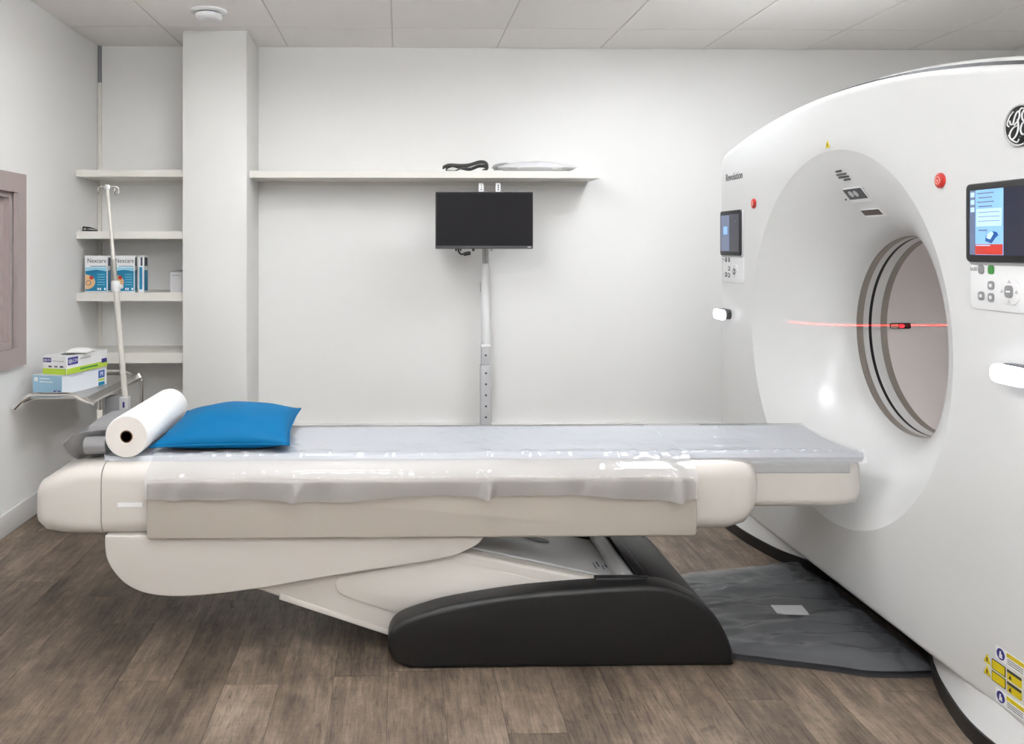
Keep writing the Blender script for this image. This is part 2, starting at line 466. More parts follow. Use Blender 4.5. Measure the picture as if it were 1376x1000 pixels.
# ------------------------------------------------------------------ smoke detector
t = thing('smoke_detector', 'round white smoke detector on the ceiling above the pillar', 'smoke detector', (-0.93, 4.07, ZC - 0.05))
def lathe(name, prof, c, axis, m, parent, n=48):
    """prof: (radius, along); axis 'z' or 'x' or 'y'"""
    secs = []
    for r, a in prof:
        s = []
        for k in range(n):
            th = 2 * PI * k / n; p = r * math.cos(th); q = r * math.sin(th)
            s.append({'z': (c[0] + p, c[1] + q, c[2] + a), 'y': (c[0] + p, c[1] + a, c[2] + q), 'x': (c[0] + a, c[1] + p, c[2] + q)}[axis])
        secs.append(s)
    return loft(name, secs, m, parent)
lathe('mounting_plate', [(0.088, 0), (0.088, -0.006), (0.078, -0.012), (0.03, -0.014)], (-0.93, 4.07, ZC), 'z', 'white', t)
lathe('gap_ring', [(0.062, -0.012), (0.062, -0.018), (0.02, -0.018)], (-0.93, 4.07, ZC), 'z', 'dark_grey', t)
lathe('sensor_head', [(0.066, -0.018), (0.066, -0.03), (0.058, -0.042), (0.04, -0.046), (0.005, -0.047)], (-0.93, 4.07, ZC), 'z', 'white', t)

# ------------------------------------------------------------------ monitor on a pole
st = thing('monitor_stand', 'white telescopic wall pole carrying the black monitor', 'stand', (0.485, 4.70, 0))
px = 0.485
box('lower_tube', px - 0.030, px + 0.030, 4.67, 4.73, 0.02, 0.594, 'light_grey', st, bevel=0.006)
box('middle_tube', px - 0.024, px + 0.024, 4.677, 4.723, 0.594, 0.70, 'light_grey', st, bevel=0.005)
tube('upper_tube', [(px, 4.70, 0.70), (px, 4.70, 1.15), (px, 4.70, 1.165), (px, 4.70, 1.172)], [0.025, 0.025, 0.02, 0.008], 'white', st, 20)
box('collar', px - 0.027, px + 0.027, 4.673, 4.727, 0.69, 0.71, 'white', st, bevel=0.004)
box('foot_plate', px - 0.09, px + 0.09, 4.6, 4.78, 0.0, 0.02, 'light_grey', st, bevel=0.004)
box('wall_clamp', px - 0.02, px + 0.02, 4.72, 4.80, 1.0, 1.06, 'light_grey', st, bevel=0.004)
for i in range(6):
    lathe('adjusting_hole', [(0.006, 0), (0.006, -0.001), (0.001, -0.001)], (px, 4.67 if i else 4.677, 0.55 - 0.062 * (i - 1) if i else 0.65), 'y', 'dark_grey', st, 12)
tube('riser', [(px, 4.70, 1.15), (px, 4.70, 1.42)], 0.018, 'light_grey', st)
box('arm', px - 0.02, px + 0.02, 4.50, 4.70, 1.37, 1.41, 'light_grey', st, bevel=0.004)
for sx in (-0.046, 0.046):
    x0 = 0.487 + sx
    s = box('bracket_strip', x0 - 0.013, x0 + 0.013, 4.492, 4.498, 1.28, 1.604, 'white', st)
    for i in range(3): lathe('slot', [(0.004, 0), (0.004, -0.0006), (0.0005, -0.0006)], (x0, 4.492, 1.572 + i * 0.011), 'y', 'dark_grey', s, 10)
mo = thing('monitor', 'black flat screen monitor turned off, below the wall shelf', 'monitor', (0.487, 4.47, 1.25))
mx0, mx1, mz0, mz1 = 0.193, 0.716, 1.250, 1.556
box('housing', mx0, mx1, 4.452, 4.490, mz0, mz1, 'black', mo, bevel=0.004)
box('screen', mx0 + 0.006, mx1 - 0.006, 4.449, 4.452, mz0 + 0.018, mz1 - 0.006, 'screen_black', mo)
box('chin', mx0 + 0.002, mx1 - 0.002, 4.4485, 4.452, mz0 + 0.002, mz0 + 0.016, 'dark_grey', mo)
text('logo', 'NEC', 0.010, (mx1 - 0.02, 4.4485, mz0 + 0.009), FACE_NY, 'white_print', mo)
for xx in (0.36, 0.62): box('clip', xx - 0.012, xx + 0.012, 4.46, 4.49, mz1 - 0.003, mz1 + 0.004, 'light_grey', mo)
tube('cable', bez([(0.315, 4.475, 1.255), (0.318, 4.472, 1.235), (0.33, 4.468, 1.222), (0.345, 4.465, 1.222)]), 0.005, 'black', mo, 8)
tube('cable_plug', [(0.343, 4.465, 1.221), (0.345, 4.465, 1.2215), (0.378, 4.463, 1.228), (0.381, 4.463, 1.229)], [0.006, 0.0105, 0.0105, 0.006], 'black', mo, 10)
for xx in (0.303, 0.328, 0.393, 0.399): box('connector', xx - 0.004, xx + 0.004, 4.465, 4.48, 1.238, 1.252, 'black', mo)
box('joystick', 0.485, 0.50, 4.462, 4.48, 1.237, 1.251, 'light_grey', mo)

# ------------------------------------------------------------------ things on the long shelf
def ribbon(name, pts, wdir, width, thick, m, parent=None, n=6):
    P = bez(pts, n); W = Vector(wdir).normalized() * width; secs = []
    for i, p in enumerate(P):
        t_ = (P[min(i + 1, len(P) - 1)] - P[max(i - 1, 0)]).normalized(); nn = t_.cross(W).normalized() * thick
        secs.append([p - W / 2 - nn, p + W / 2 - nn, p + W / 2 + nn, p - W / 2 + nn])
    return loft(name, secs, m, parent, smooth=False)
sz = 1.6735
sp = thing('strap', 'coiled black patient strap lying on the long wall shelf', 'strap', (0.36, 4.6, sz))
ribbon('upper_loop', [(0.235, 4.54, sz + .020), (0.27, 4.55, sz + .034), (0.33, 4.56, sz + .033), (0.38, 4.56, sz + .036), (0.44, 4.57, sz + .054), (0.475, 4.58, sz + .05), (0.488, 4.58, sz + .03), (0.475, 4.58, sz + .016)], (0.1, 0.9, 0.55), 0.036, 0.0022, 'black', sp)
ribbon('lower_loop', [(0.255, 4.56, sz + .004), (0.258, 4.57, sz + .02), (0.29, 4.58, sz + .036), (0.34, 4.60, sz + .026), (0.39, 4.60, sz + .018), (0.44, 4.61, sz + .036), (0.48, 4.62, sz + .034), (0.485, 4.62, sz + .02), (0.46, 4.62, sz + .008)], (0.1, 0.9, 0.55), 0.036, 0.0022, 'black', sp)
ribbon('tail', [(0.255, 4.54, sz + .004), (0.30, 4.55, sz + .003), (0.34, 4.56, sz + .018), (0.40, 4.57, sz + .020)], (0.1, 1, 0.3), 0.03, 0.0014, 'black', sp)
pk = thing('wrapped_packet', 'flat white packet in crinkled clear plastic on the wall shelf', 'packet', (0.74, 4.62, sz))
def pillowy(name, x0, x1, y0, y1, z0, h, m, parent, nx=26, ny=10, amp=0.006, seed=0.0, p=2.4):
    v = []; f = []
    for s in (1, -1):
        for i in range(nx + 1):
            for j in range(ny + 1):
                a = -1 + 2 * i / nx; b = -1 + 2 * j / ny
                k = max(0, (1 - abs(a) ** p)) ** 0.5 * max(0, (1 - abs(b) ** p)) ** 0.5
                X = x0 + (x1 - x0) * i / nx; Y = y0 + (y1 - y0) * j / ny
                z = (z0 + h * 0.35 + h * 0.65 * k) if s > 0 else (z0 + h * 0.35 * (1 - k))
                z += amp * noise.noise((X * 14 + seed, Y * 14, s)) * (0.3 + k) * (1 if s > 0 else 0.0)
                v.append((X, Y, z))
    n = (nx + 1) * (ny + 1)
    for s in range(2):
        for i in range(nx):
            for j in range(ny):
                q = [s * n + i * (ny + 1) + j, s * n + (i + 1) * (ny + 1) + j, s * n + (i + 1) * (ny + 1) + j + 1, s * n + i * (ny + 1) + j + 1]
                f.append(tuple(q))
    o = obj_from(name, v, f, m, parent, smooth=True)
    bm = bmesh.new(); bm.from_mesh(o.data); bmesh.ops.remove_doubles(bm, verts=bm.verts[:], dist=0.0002)
    bmesh.ops.recalc_face_normals(bm, faces=bm.faces[:]); bm.to_mesh(o.data); bm.free()
    return o
pillowy('bag', 0.53, 0.975, 4.53, 4.74, sz, 0.062, 'packet', pk, seed=3)
box('folded_sheet', 0.57, 0.92, 4.56, 4.71, sz + 0.006, sz + 0.022, 'white', pk, bevel=0.006)
pillowy('bag_flap', 0.515, 0.62, 4.54, 4.68, sz + 0.018, 0.034, 'film', pk, nx=12, seed=8)
cl = thing('paper_slip', 'thin white leaflet under the strap end on the wall shelf', 'leaflet', (0.47, 4.60, sz))
box('sheet', 0.43, 0.56, 4.51, 4.66, sz - 0.0006, sz + 0.003, 'paper', cl)

# ------------------------------------------------------------------ things on the alcove shelves
def coldpack(x0, x1, y0, y1, label, front=True, ang=0):
    z0, z1 = 1.017, 1.213
    t = thing('cold_pack_box', label, 'box', ((x0 + x1) / 2, (y0 + y1) / 2, z0), 'blue and white cold pack boxes')
    box('carton', x0, x1, y0, y1, z0, z1, 'white', t)
    W = x1 - x0; O = (x0, y0, z0); H = z1 - z0
    if front:
        prism('blue_print', [(0.004, 0.006), (W - .004, 0.006), (W - .004, H * .58), (W * .5, H * .62), (.004, H * .58)], O, FACE_NY, 0, 0.0005, 'teal', t)
        prism('pale_print', [(0.004, H * .585), (W * .5, H * .625), (W - .004, H * .585), (W - .004, H * .68), (.004, H * .68)], O, FACE_NY, 0, 0.0005, 'teal_light', t)
        box('line_print', x0 + W * .25, x1 - .006, y0 - .0005, y0, z0 + H * .70, z0 + H * .72, 'teal', t)
        text('brand_print', 'Nexcare', 0.034, (x0 + W * .53, y0, z0 + H * .86), FACE_NY, 'dark_print', t, squeeze=0.85)
        arc = [(0.004, H * .1)] + [(0.004 + 0.052 * math.cos(a), H * .28 + 0.040 * math.sin(a)) for a in [math.radians(-80 + 16 * k) for k in range(11)]] + [(0.004, H * .48)]
        prism('hand_print', arc, O, FACE_NY, 0.0005, 0.001, 'tan', t)
        prism('red_print', circ(0.011, 12, 0.036, H * .40), O, FACE_NY, 0.001, 0.0014, 'red', t)
        prism('ring_print', [(0.02 + (0.014 if k < 13 else 0.011) * math.cos(a), H * .26 + (0.014 if k < 13 else 0.011) * math.sin(a)) for k, a in enumerate([2 * PI * i / 12 for i in range(13)] + [2 * PI * (12 - i) / 12 for i in range(13)])], O, FACE_NY, 0.001, 0.0014, 'slot_brown', t)
        for i in range(5): box('line_print', x0 + W * .56, x1 - .012, y0 - .0009, y0 - .0004, z0 + H * (.2 + .07 * i), z0 + H * (.212 + .07 * i), 'teal_light', t)
        for xx in (.56, .66, .86): box('icon_print', x0 + W * xx, x0 + W * (xx + .07), y0 - .0009, y0 - .0004, z0 + H * .06, z0 + H * .12, 'white_print', t)
    # narrow side (right flank) and spine prints
    box('side_print', x1 - .0002, x1 + .0005, y0 + .008, y1 - .008, z0 + .008, z0 + H * .6, 'teal', t)
    box('side_title', x1 - .0002, x1 + .0005, y0 + .012, y1 - .012, z0 + H * .72, z0 + H * .95, 'dark_print', t)
    return t
coldpack(-1.690, -1.570, 4.50, 4.56, 'blue and white cold pack box at the left end of its shelf')
coldpack(-1.537, -1.425, 4.50, 4.545, 'blue and white cold pack box standing behind the pole')
t3 = coldpack(-1.405, -1.375, 4.50, 4.575, 'narrow blue cold pack box turned edge-on, rightmost of three', front=False)
prism('spine_print', rrect(0.016, 0.12, 0.001, cx=0.014, cy=0.075), (-1.405, 4.50, 1.017), FACE_NY, 0, 0.0005, 'teal', t3)
prism('spine_title', rrect(0.010, 0.045, 0.001, cx=0.018, cy=0.165), (-1.405, 4.50, 1.017), FACE_NY, 0, 0.0005, 'dark_print', t3)
wb = thing('white_carton', 'small plain white carton beside the pillar on the box shelf', 'box', (-1.20, 4.55, 1.017))
box('carton', -1.235, -1.158, 4.505, 4.62, 1.017, 1.125, 'light_grey', wb)
prism('lid_flap', [(0, 0), (0.077, 0), (0.07, 0.085), (0.007, 0.085)], (-1.235, 4.52, 1.1255), ((1, 0, 0), (0, 1, 0.08)), 0, 0.001, 'light_grey', wb)
text('print', 'Z care', 0.014, (-1.205, 4.505, 1.108), FACE_NY, 'dark_print', wb)
cp = thing('black_clip', 'small black plastic clip lying on the second alcove shelf', 'clip', (-1.66, 4.53, 1.345))
prism('lower_jaw', [(0, 0), (0.075, 0), (0.08, 0.006), (0.03, 0.010), (0, 0.008)], (-1.705, 4.50, 1.345), ((1, .1, 0), (0, 0, 1)), -0.018, 0, 'black', cp, bevel=0.001)
prism('upper_jaw', [(0, 0.010), (0.04, 0.014), (0.082, 0.008), (0.04, 0.022), (0.005, 0.026)], (-1.705, 4.50, 1.345), ((1, .1, 0), (0, 0, 1)), -0.018, 0, 'black', cp, bevel=0.001)
tube('spring', [(-1.69, 4.5, 1.357), (-1.69, 4.525, 1.357)], 0.006, 'steel', cp, 10)
pb = thing('white_pill_pot', 'tiny white pot beside the black clip on the alcove shelf', 'pot', (-1.712, 4.49, 1.3445))
lathe('pot', [(0.006, 0), (0.006, 0.006), (0.004, 0.009), (0.0005, 0.0095)], (-1.715, 4.485, 1.3445), 'z', 'white', pb, 14)

# ------------------------------------------------------------------ chrome trolley, glove boxes, drip pole
TR = thing('instrument_trolley', 'chrome tray trolley by the left wall holding two glove boxes', 'trolley', (-1.40, 4.05, 0))
zt = 0.593                       # tray surface
fy, by = 3.72, 4.40
def trail(y, xl, xr, sink=0.05):
    return bez([(xl - 0.085, y, zt - sink), (xl - 0.045, y, zt - 0.012), (xl, y, zt + 0.012), (xl + 0.06, y, zt + 0.014), (xr - 0.06, y, zt + 0.014), (xr, y, zt + 0.012), (xr + 0.05, y, zt - 0.012), (xr + 0.10, y, zt - 0.03)], 6)
tube('front_rail', trail(fy, -1.625, -1.455), 0.009, 'chrome', TR, 12)
tube('back_rail', trail(by, -1.60, -1.45, 0.045), 0.009, 'chrome', TR, 12)
tray = loft('tray', [[(x_, y_, z_) for x_, z_ in ((-1.68, zt - 0.02), (-1.655, zt), (-1.39, zt), (-1.365, zt - 0.02), (-1.39, zt - 0.008), (-1.655, zt - 0.008))] for y_ in (fy + 0.005, by - 0.005)], 'steel', TR, smooth=False)
tube('side_rail', [(-1.36, fy, zt - 0.022), (-1.36, by, zt - 0.022)], 0.007, 'chrome', TR)
tube('side_rail', [(-1.672, fy, zt - 0.026), (-1.672, by, zt - 0.026)], 0.007, 'chrome', TR)
tube('upright', [(-1.365, fy + 0.09, zt - 0.02), (-1.365, fy + 0.09, 0.36), (-1.365, fy + 0.09, 0.07)], 0.010, 'chrome', TR)
tube('upright', bez([(-1.375, by, zt + 0.0), (-1.358, by, zt - 0.03), (-1.355, by, zt - 0.06), (-1.355, by, 0.3), (-1.355, by, 0.07)]), 0.009, 'chrome', TR)
tube('upright_sleeve', [(-1.365, fy + 0.09, 0.40), (-1.365, fy + 0.09, 0.52)], 0.013, 'pole_cream', TR)
tube('base_bar', [(-1.36, fy + 0.06, 0.07), (-1.36, by + 0.04, 0.07)], 0.012, 'chrome', TR)
for yy in (fy + 0.11, by): 
    tube('base_foot', [(-1.50, yy, 0.07), (-1.345, yy, 0.07)], 0.011, 'chrome', TR)
    for xx in (-1.49, -1.36):
        lathe('caster', [(0.004, -0.012), (0.028, -0.012), (0.030, 0), (0.028, 0.012), (0.004, 0.012)], (xx, yy, 0.030), 'y', 'black', TR, 18)
        box('caster_fork', xx - 0.01, xx + 0.01, yy - 0.017, yy + 0.017, 0.028, 0.07, 'steel', TR)

IV = thing('drip_pole', 'tall slim leaning drip pole with two hooks beside the trolley', 'drip pole', (-1.27, 4.0, 0))
def ivp(z): return Vector((-1.276 - 0.130 * z / 1.546, 4.03, z))
tube('lower_tube', [ivp(0.03), ivp(1.055)], 0.0135, 'pole_cream', IV, 16)
tube('upper_tube', [ivp(1.05), ivp(1.545)], 0.0085, 'pole_cream', IV, 14)
tube('inner_tube', [ivp(1.10), ivp(1.20)], 0.0115, 'steel', IV, 14)
tube('locking_collar', [ivp(1.045), ivp(1.05), ivp(1.092), ivp(1.098)], [0.017, 0.021, 0.021, 0.014], 'white', IV, 16)
tube('collar_knob', [ivp(1.07), ivp(1.07) + Vector((0.035, -0.01, 0))], 0.010, 'white', IV, 12)
tube('top_cap', [ivp(1.538), ivp(1.543), ivp(1.556), ivp(1.560)], [0.010, 0.013, 0.013, 0.006], 'white', IV, 14)
tp = ivp(1.548)
for sx in (-1, 1):
    tube('hook', bez([tp, tp + Vector((sx * 0.03, 0.01, 0.004)), tp + Vector((sx * 0.046, 0.015, -0.002)), tp + Vector((sx * 0.05, 0.015, -0.028)), tp + Vector((sx * 0.043, 0.0, -0.038)), tp + Vector((sx * 0.038, -0.012, -0.026)), tp + Vector((sx * 0.042, -0.014, -0.006))]), 0.0028, 'chrome', IV, 8)
b_ = ivp(0.545)
box('clamp', b_.x - 0.085, b_.x - 0.018, 4.0, 4.06, 0.455, 0.545, 'mid_grey', IV, bevel=0.004)
box('clamp_jaw', b_.x - 0.022, b_.x + 0.020, 4.005, 4.055, 0.45, 0.54, 'light_grey', IV, bevel=0.004)
prism('clamp_mark', rrect(0.010, 0.028, 0.004), (b_.x + 0.002, 4.005, 0.505), FACE_NY, 0, 0.001, 'navy', IV)
lathe('foot', [(0.03, 0), (0.03, 0.01), (0.018, 0.03), (0.014, 0.05)], (ivp(0).x, 4.03, 0), 'z', 'black', IV, 20)

ANG = math.radians(15.8)
U = (math.cos(ANG), -math.sin(ANG), 0); V = (math.sin(ANG), math.cos(ANG), 0)     # short side / long side directions
def glove_box(name, label, corner, wd, ln, h, m_front, m_side):
    """corner: front right bottom corner"""
    t = thing(name, label, 'glove box', corner, 'glove boxes on the trolley')
    c = Vector(corner); u = Vector(U); v = Vector(V)
    prism('carton', [(-wd, 0), (0, 0), (0, ln), (-wd, ln)], c, (U, V), 0, h, m_side, t)
    prism('front_panel', [(-wd + .001, 0.001), (-0.001, 0.001), (-0.001, h - .001), (-wd + .001, h - .001)], c, (U, (0, 0, 1)), 0, 0.0006, m_front, t)
    return t, c, u, v
g1, c, u, v = glove_box('glove_box', 'white and pale blue glove box, lower of the two stacked on the tray', (-1.513, 3.76, zt + 0.001), 0.155, 0.325, 0.087, 'glove_blue', 'glove_white')
FR = (U, (0, 0, 1)); SD = (V, (0, 0, 1))     # front face and right long side
text('size_print', 'M', 0.030, c + v * 0.285 + Vector((0, 0, .055)), SD, 'white_print', g1, lift=0.0012)
prism('size_patch', rrect(0.048, 0.036, 0.001, cx=0.285, cy=0.055), c, SD, 0, 0.0006, 'print_blue', g1)
prism('size_band', rrect(0.048, 0.010, 0.001, cx=0.285, cy=0.028), c, SD, 0, 0.0006, 'lime', g1)
prism('lower_patch', rrect(0.048, 0.016, 0.001, cx=0.285, cy=0.010), c, SD, 0, 0.0006, 'teal', g1)
prism('front_size_patch', rrect(0.034, 0.018, 0.001, cx=-0.026, cy=0.012), c, FR, 0.0006, 0.001, 'navy', g1)
text('front_size_print', 'M', 0.018, c - u * 0.026 + Vector((0, 0, .012)), FR, 'white_print', g1, lift=0.0014)
prism('front_mark', rrect(0.018, 0.018, 0.002, cx=-0.137, cy=0.068), c, FR, 0.0006, 0.001, 'white_print', g1)
for i, ww in enumerate((0.055, 0.07)): prism('front_line', rrect(ww, 0.004, 0.001, cx=-0.118 + ww / 2, cy=0.072 - 0.014 * i), c, FR, 0.0006, 0.001, 'white_print', g1)
prism('side_line', rrect(0.09, 0.004, 0.001, cx=0.10, cy=0.076), c, SD, 0, 0.0005, 'light_grey', g1)
c2 = Vector((-1.500, 3.775, zt + 0.089))
g2, c, u, v = glove_box('glove_box', 'white glove box with lime band, upper of the two on the tray', tuple(c2), 0.125, 0.30, 0.082, 'white', 'white')
for fr_, w_, cx_ in ((FR, 0.125, -1), (SD, 0.30, 1)):
    prism('lime_band', rrect(w_ - 0.002, 0.026, 0.001, cx=cx_ * w_ / 2, cy=0.015), c, fr_, 0.0006, 0.001, 'lime', g2)
prism('brand_patch', rrect(0.042, 0.020, 0.002, cx=-0.100, cy=0.066), c, FR, 0.0006, 0.001, 'navy', g2)
text('brand_print', '@LCH', 0.012, c - u * 0.100 + Vector((0, 0, .066)), FR, 'white_print', g2, lift=0.0014)
prism('brand_patch', rrect(0.072, 0.034, 0.002, cx=0.045, cy=0.060), c, SD, 0, 0.0006, 'navy', g2)
text('brand_print', '@LCH', 0.022, c + v * 0.045 + Vector((0, 0, .060)), SD, 'white_print', g2, lift=0.001)
prism('title_line', rrect(0.075, 0.008, 0.001, cx=0.135, cy=0.064), c, SD, 0, 0.0005, 'light_grey', g2)
prism('front_line', rrect(0.06, 0.006, 0.001, cx=-0.042, cy=0.062), c, FR, 0.0006, 0.001, 'light_grey', g2)
for i in range(3): prism('front_mark', rrect(0.018, 0.008, 0.002, cx=-0.085 + 0.03 * i, cy=0.037), c, FR, 0.0006, 0.001, ('dark_print', 'grey_print', 'dark_print')[i], g2)
prism('size_patch', rrect(0.04, 0.020, 0.002, cx=0.275, cy=0.032), c, SD, 0.001, 0.0014, 'navy', g2)
prism('band_print', rrect(0.13, 0.008, 0.001, cx=0.16, cy=0.016), c, SD, 0.001, 0.0014, 'green', g2)
prism('opening', circ(0.045, 20, -0.06, 0.14, 0.08), c, (U, V), 0.082, 0.0826, 'dark_grey', g2)
pillowy('glove_tuft', c.x - 0.045, c.x + 0.06, c.y + 0.09, c.y + 0.22, c.z + 0.082, 0.024, 'paper', g2, nx=10, ny=10, seed=5)

# ------------------------------------------------------------------ patient couch
CY = 2.84
CO = thing('scanner_couch', 'long white patient couch on a black floor base in front of the scanner', 'scanner table', (0.3, CY, 0))
def rsec(x, hw, z0, z1, r, n=6, cy=CY):
    """rounded rectangular YZ section at x"""
    return [(x, p, q) for p, q in rrect(2 * hw, z1 - z0, min(r, hw * .99, (z1 - z0) * .495), n, cy, (z0 + z1) / 2)]
loft('head_cover', [rsec(-1.150, .13, .42, .485, .03), rsec(-1.145, .19, .400, .505, .045), rsec(-1.13, .225, .386, .522, .05), rsec(-1.10, .25, .375, .540, .05), rsec(-1.05, .264, .371, .562, .05), rsec(-1.0, .268, .37, .578, .045), rsec(-0.917, .27, .37, .588, .045)], 'couch_white', CO)
loft('seam', [rsec(-0.918, .266, .374, .584, .05), rsec(-0.913, .266, .374, .584, .05)], 'mid_grey', CO)
loft('body_cover', [rsec(-0.914, .27, .37, .588, .05), rsec(0.93, .27, .37, .588, .05)], 'couch_white', CO)
loft('end_cover', [rsec(0.93, .268, .372, .587, .05), rsec(1.03, .268, .373, .587, .05), rsec(1.085, .262, .385, .584, .055), rsec(1.115, .25, .41, .578, .06), rsec(1.13, .23, .445, .568, .055)], 'couch_white', CO)
for s in (-1, 1):
    y0 = CY + s * 0.292; y1 = CY + s * 0.255
    ya, yb = min(y0, y1), max(y0, y1)
    prism('side_panel', round_poly([(-0.772, .367), (0.918, .367), (0.918, .545), (-0.772, .545)], 0.016), (0, yb, 0), FACE_NY, 0, yb - ya, 'couch_panel', CO, bevel=0.008, segs=3)
box('release_label', -0.865, -0.79, CY - 0.2712, CY - 0.268, 0.462, 0.475, 'white', CO)
box('latch_strip', -0.91, -0.855, CY - 0.262, CY - 0.2, 0.363, 0.371, 'dark_grey', CO)
# the cradle: slightly hollow carbon top with support beam into the scanner
prof = [(-.212, .0), (-.205, .012), (-.15, .008), (-.07, .003), (0, .002), (.07, .003), (.15, .008), (.205, .012), (.212, .0), (.2, -.018), (-.2, -.018)]
def crad(x, k=1.0): return [(x, CY + p * k, 0.589 + q) for p, q in prof]
loft('cradle', [crad(-0.95, .7), crad(-0.93, .93), crad(-0.90), crad(1.44), crad(1.478, .99), crad(1.488, .96)], 'mattress', CO)
loft('cradle_beam', [rsec(1.06, .205, .425, .572, .03), rsec(1.40, .205, .425, .572, .03), rsec(1.47, .195, .43, .572, .03), rsec(1.486, .18, .45, .57, .03)], 'couch_white', CO)
loft('beam_channel', [rsec(1.12, .208, .535, .573, .008), rsec(1.44, .208, .535, .573, .008)], 'silver_plastic', CO)
# lower cover under the couch
lc = [(-.905, .375), (-.900, .31), (-.875, .262), (-.835, .222), (-.775, .196), (-.69, .186), (-.58, .191), (-.40, .213), (-.202, .246), (.02, .278), (.1465, .30), (.20, .318), (.245, .343), (.268, .375)]
lc = [(p.x, p.y) for p in bez([(a_, b2, 0) for a_, b2 in lc], 4)]
prism('lower_cover', lc, (0, CY + 0.272, 0), FACE_NY, 0, 0.544, 'couch_white', CO, bevel=0.022, segs=4)
# lifting arm
arm = [(-.50, .214), (-.478, .205), (-.039, .058), (.3, .045), (.74, .045), (.74, .190), (.145, .316), (-.15, .378), (-.5, .378)]
A = prism('lifting_arm', arm, (0, 3.0, 0), FACE_NY, 0, 0.405, 'couch_white', CO, bevel=0.010, segs=3)
prism('arm_panel', round_poly([(-.20, .232), (-.195, .185), (-.135, .160), (.02, .108), (.45, .10), (.45, .215), (.13, .292)], 0.02), (0, 2.595, 0), FACE_NY, 0, 0.004, 'couch_white', CO, bevel=0.002)
prism('arm_rim', [(-.375, .166), (-.03, .050), (-.03, .066), (-.372, .184)], (0, 2.595, 0), FACE_NY, 0, 0.006, 'couch_white', CO, bevel=0.002)
sl = math.atan2(.190 - .316, .74 - .145)
SLF = ((math.cos(sl), 0, math.sin(sl)), (0, 1, 0))
pl = prism('top_plate', round_poly([(-.16, 0.045), (.59, 0.03), (.60, .36), (.05, .36), (-.16, .33)], 0.02), (.145, 2.60, .3165), SLF, 0, 0.008, 'silver_plastic', CO, bevel=0.003)
prism('cover_cap', circ(.045, 24, .33, .25, .02), (.145, 2.60, .3165), SLF, 0.008, 0.010, 'mid_grey', CO)
tube('hinge_roller', [(0.715, 2.60, .205), (0.715, 2.985, .205)], 0.032, 'silver_plastic', CO, 24)
for i in range(4): prism('printed_line', rrect(.004 + .002 * (i % 2), .05 - .008 * i, .0005, cx=.50 + .014 * i, cy=.10 + .02 * (i % 2)), (.145, 2.60, .3165), SLF, 0.008, 0.0086, 'dark_print', CO)
# black floor base
ztop = [(-.036, .070), (-.030, .105), (-.012, .130), (.02, .148), (.08, .168), (.141, .184), (.25, .203), (.365, .219), (.48, .229), (.588, .236), (.70, .241), (.78, .240), (.84, .226), (.90, .196), (.945, .155), (.975, .110), (1.0, .055), (1.012, .0)]
prof_f = [(-.036, .070), (-.030, .04), (-.012, .015), (.03, .001)][::-1] + ztop[1:]
prof_f = [(.03, .0), (-.010, .018), (-.030, .045)] + ztop
prof_f = [(p.x, p.y) for p in bez([(a_, b2, 0) for a_, b2 in prof_f], 3)]
for nm, yb, th in (('base_rail', 2.572, .092), ('base_rail', 3.09, .085)):
    prism(nm, prof_f, (0, yb, 0), FACE_NY, 0, th, 'black_plastic', CO, bevel=0.016, segs=4)
tail = [(.752, .0)] + [(.752, .2405)] + [p for p in ztop if p[0] > .76]
prism('base_crossbeam', tail, (0, 3.07, 0), FACE_NY, 0, 0.56, 'black_plastic', CO, bevel=0.004, segs=2)
box('base_floor_pan', 0.02, .76, 2.56, 3.02, 0.0, 0.03, 'black', CO)
rim = MB(); rim.box(.735, .765, 2.545, 3.03, .236, .248); rim.box(.60, .76, 2.535, 2.565, .232, .246)
rim.build('base_rim', 'black', CO, bevel=0.004)
box('base_slot', .64, .73, 2.992, 3.006, .17, .215, 'dark_grey', CO)
# silver head-holder mount at the head end
hs = []
for x_, r_, zc in ((-1.09, .13, .675), (-1.065, .15, .705), (-1.02, .165, .735), (-0.97, .165, .742), (-0.93, .16, .742)):
    s = []
    for k in range(17):
        a = math.radians(205 + 130 * k / 16); s.append((x_ + 0.03 * (1 - abs(k - 8) / 8), CY + 1.05 * r_ * math.cos(a), zc + r_ * math.sin(a)))
    for k in range(16, -1, -1):
        a = math.radians(205 + 130 * k / 16); s.append((x_ + 0.03 * (1 - abs(k - 8) / 8), CY + 1.05 * (r_ - .028) * math.cos(a), zc + (r_ - .028) * math.sin(a)))
    hs.append(s)
loft('head_mount', hs, 'head_metal', CO)
tube('head_clamp', [(-1.0, CY - 0.16, .625), (-0.93, CY - 0.165, .630)], 0.028, 'head_metal', CO, 20)
box('head_pad', -1.0, -.93, CY - 0.13, CY + 0.13, .57, .60, 'dark_grey', CO, bevel=.008)

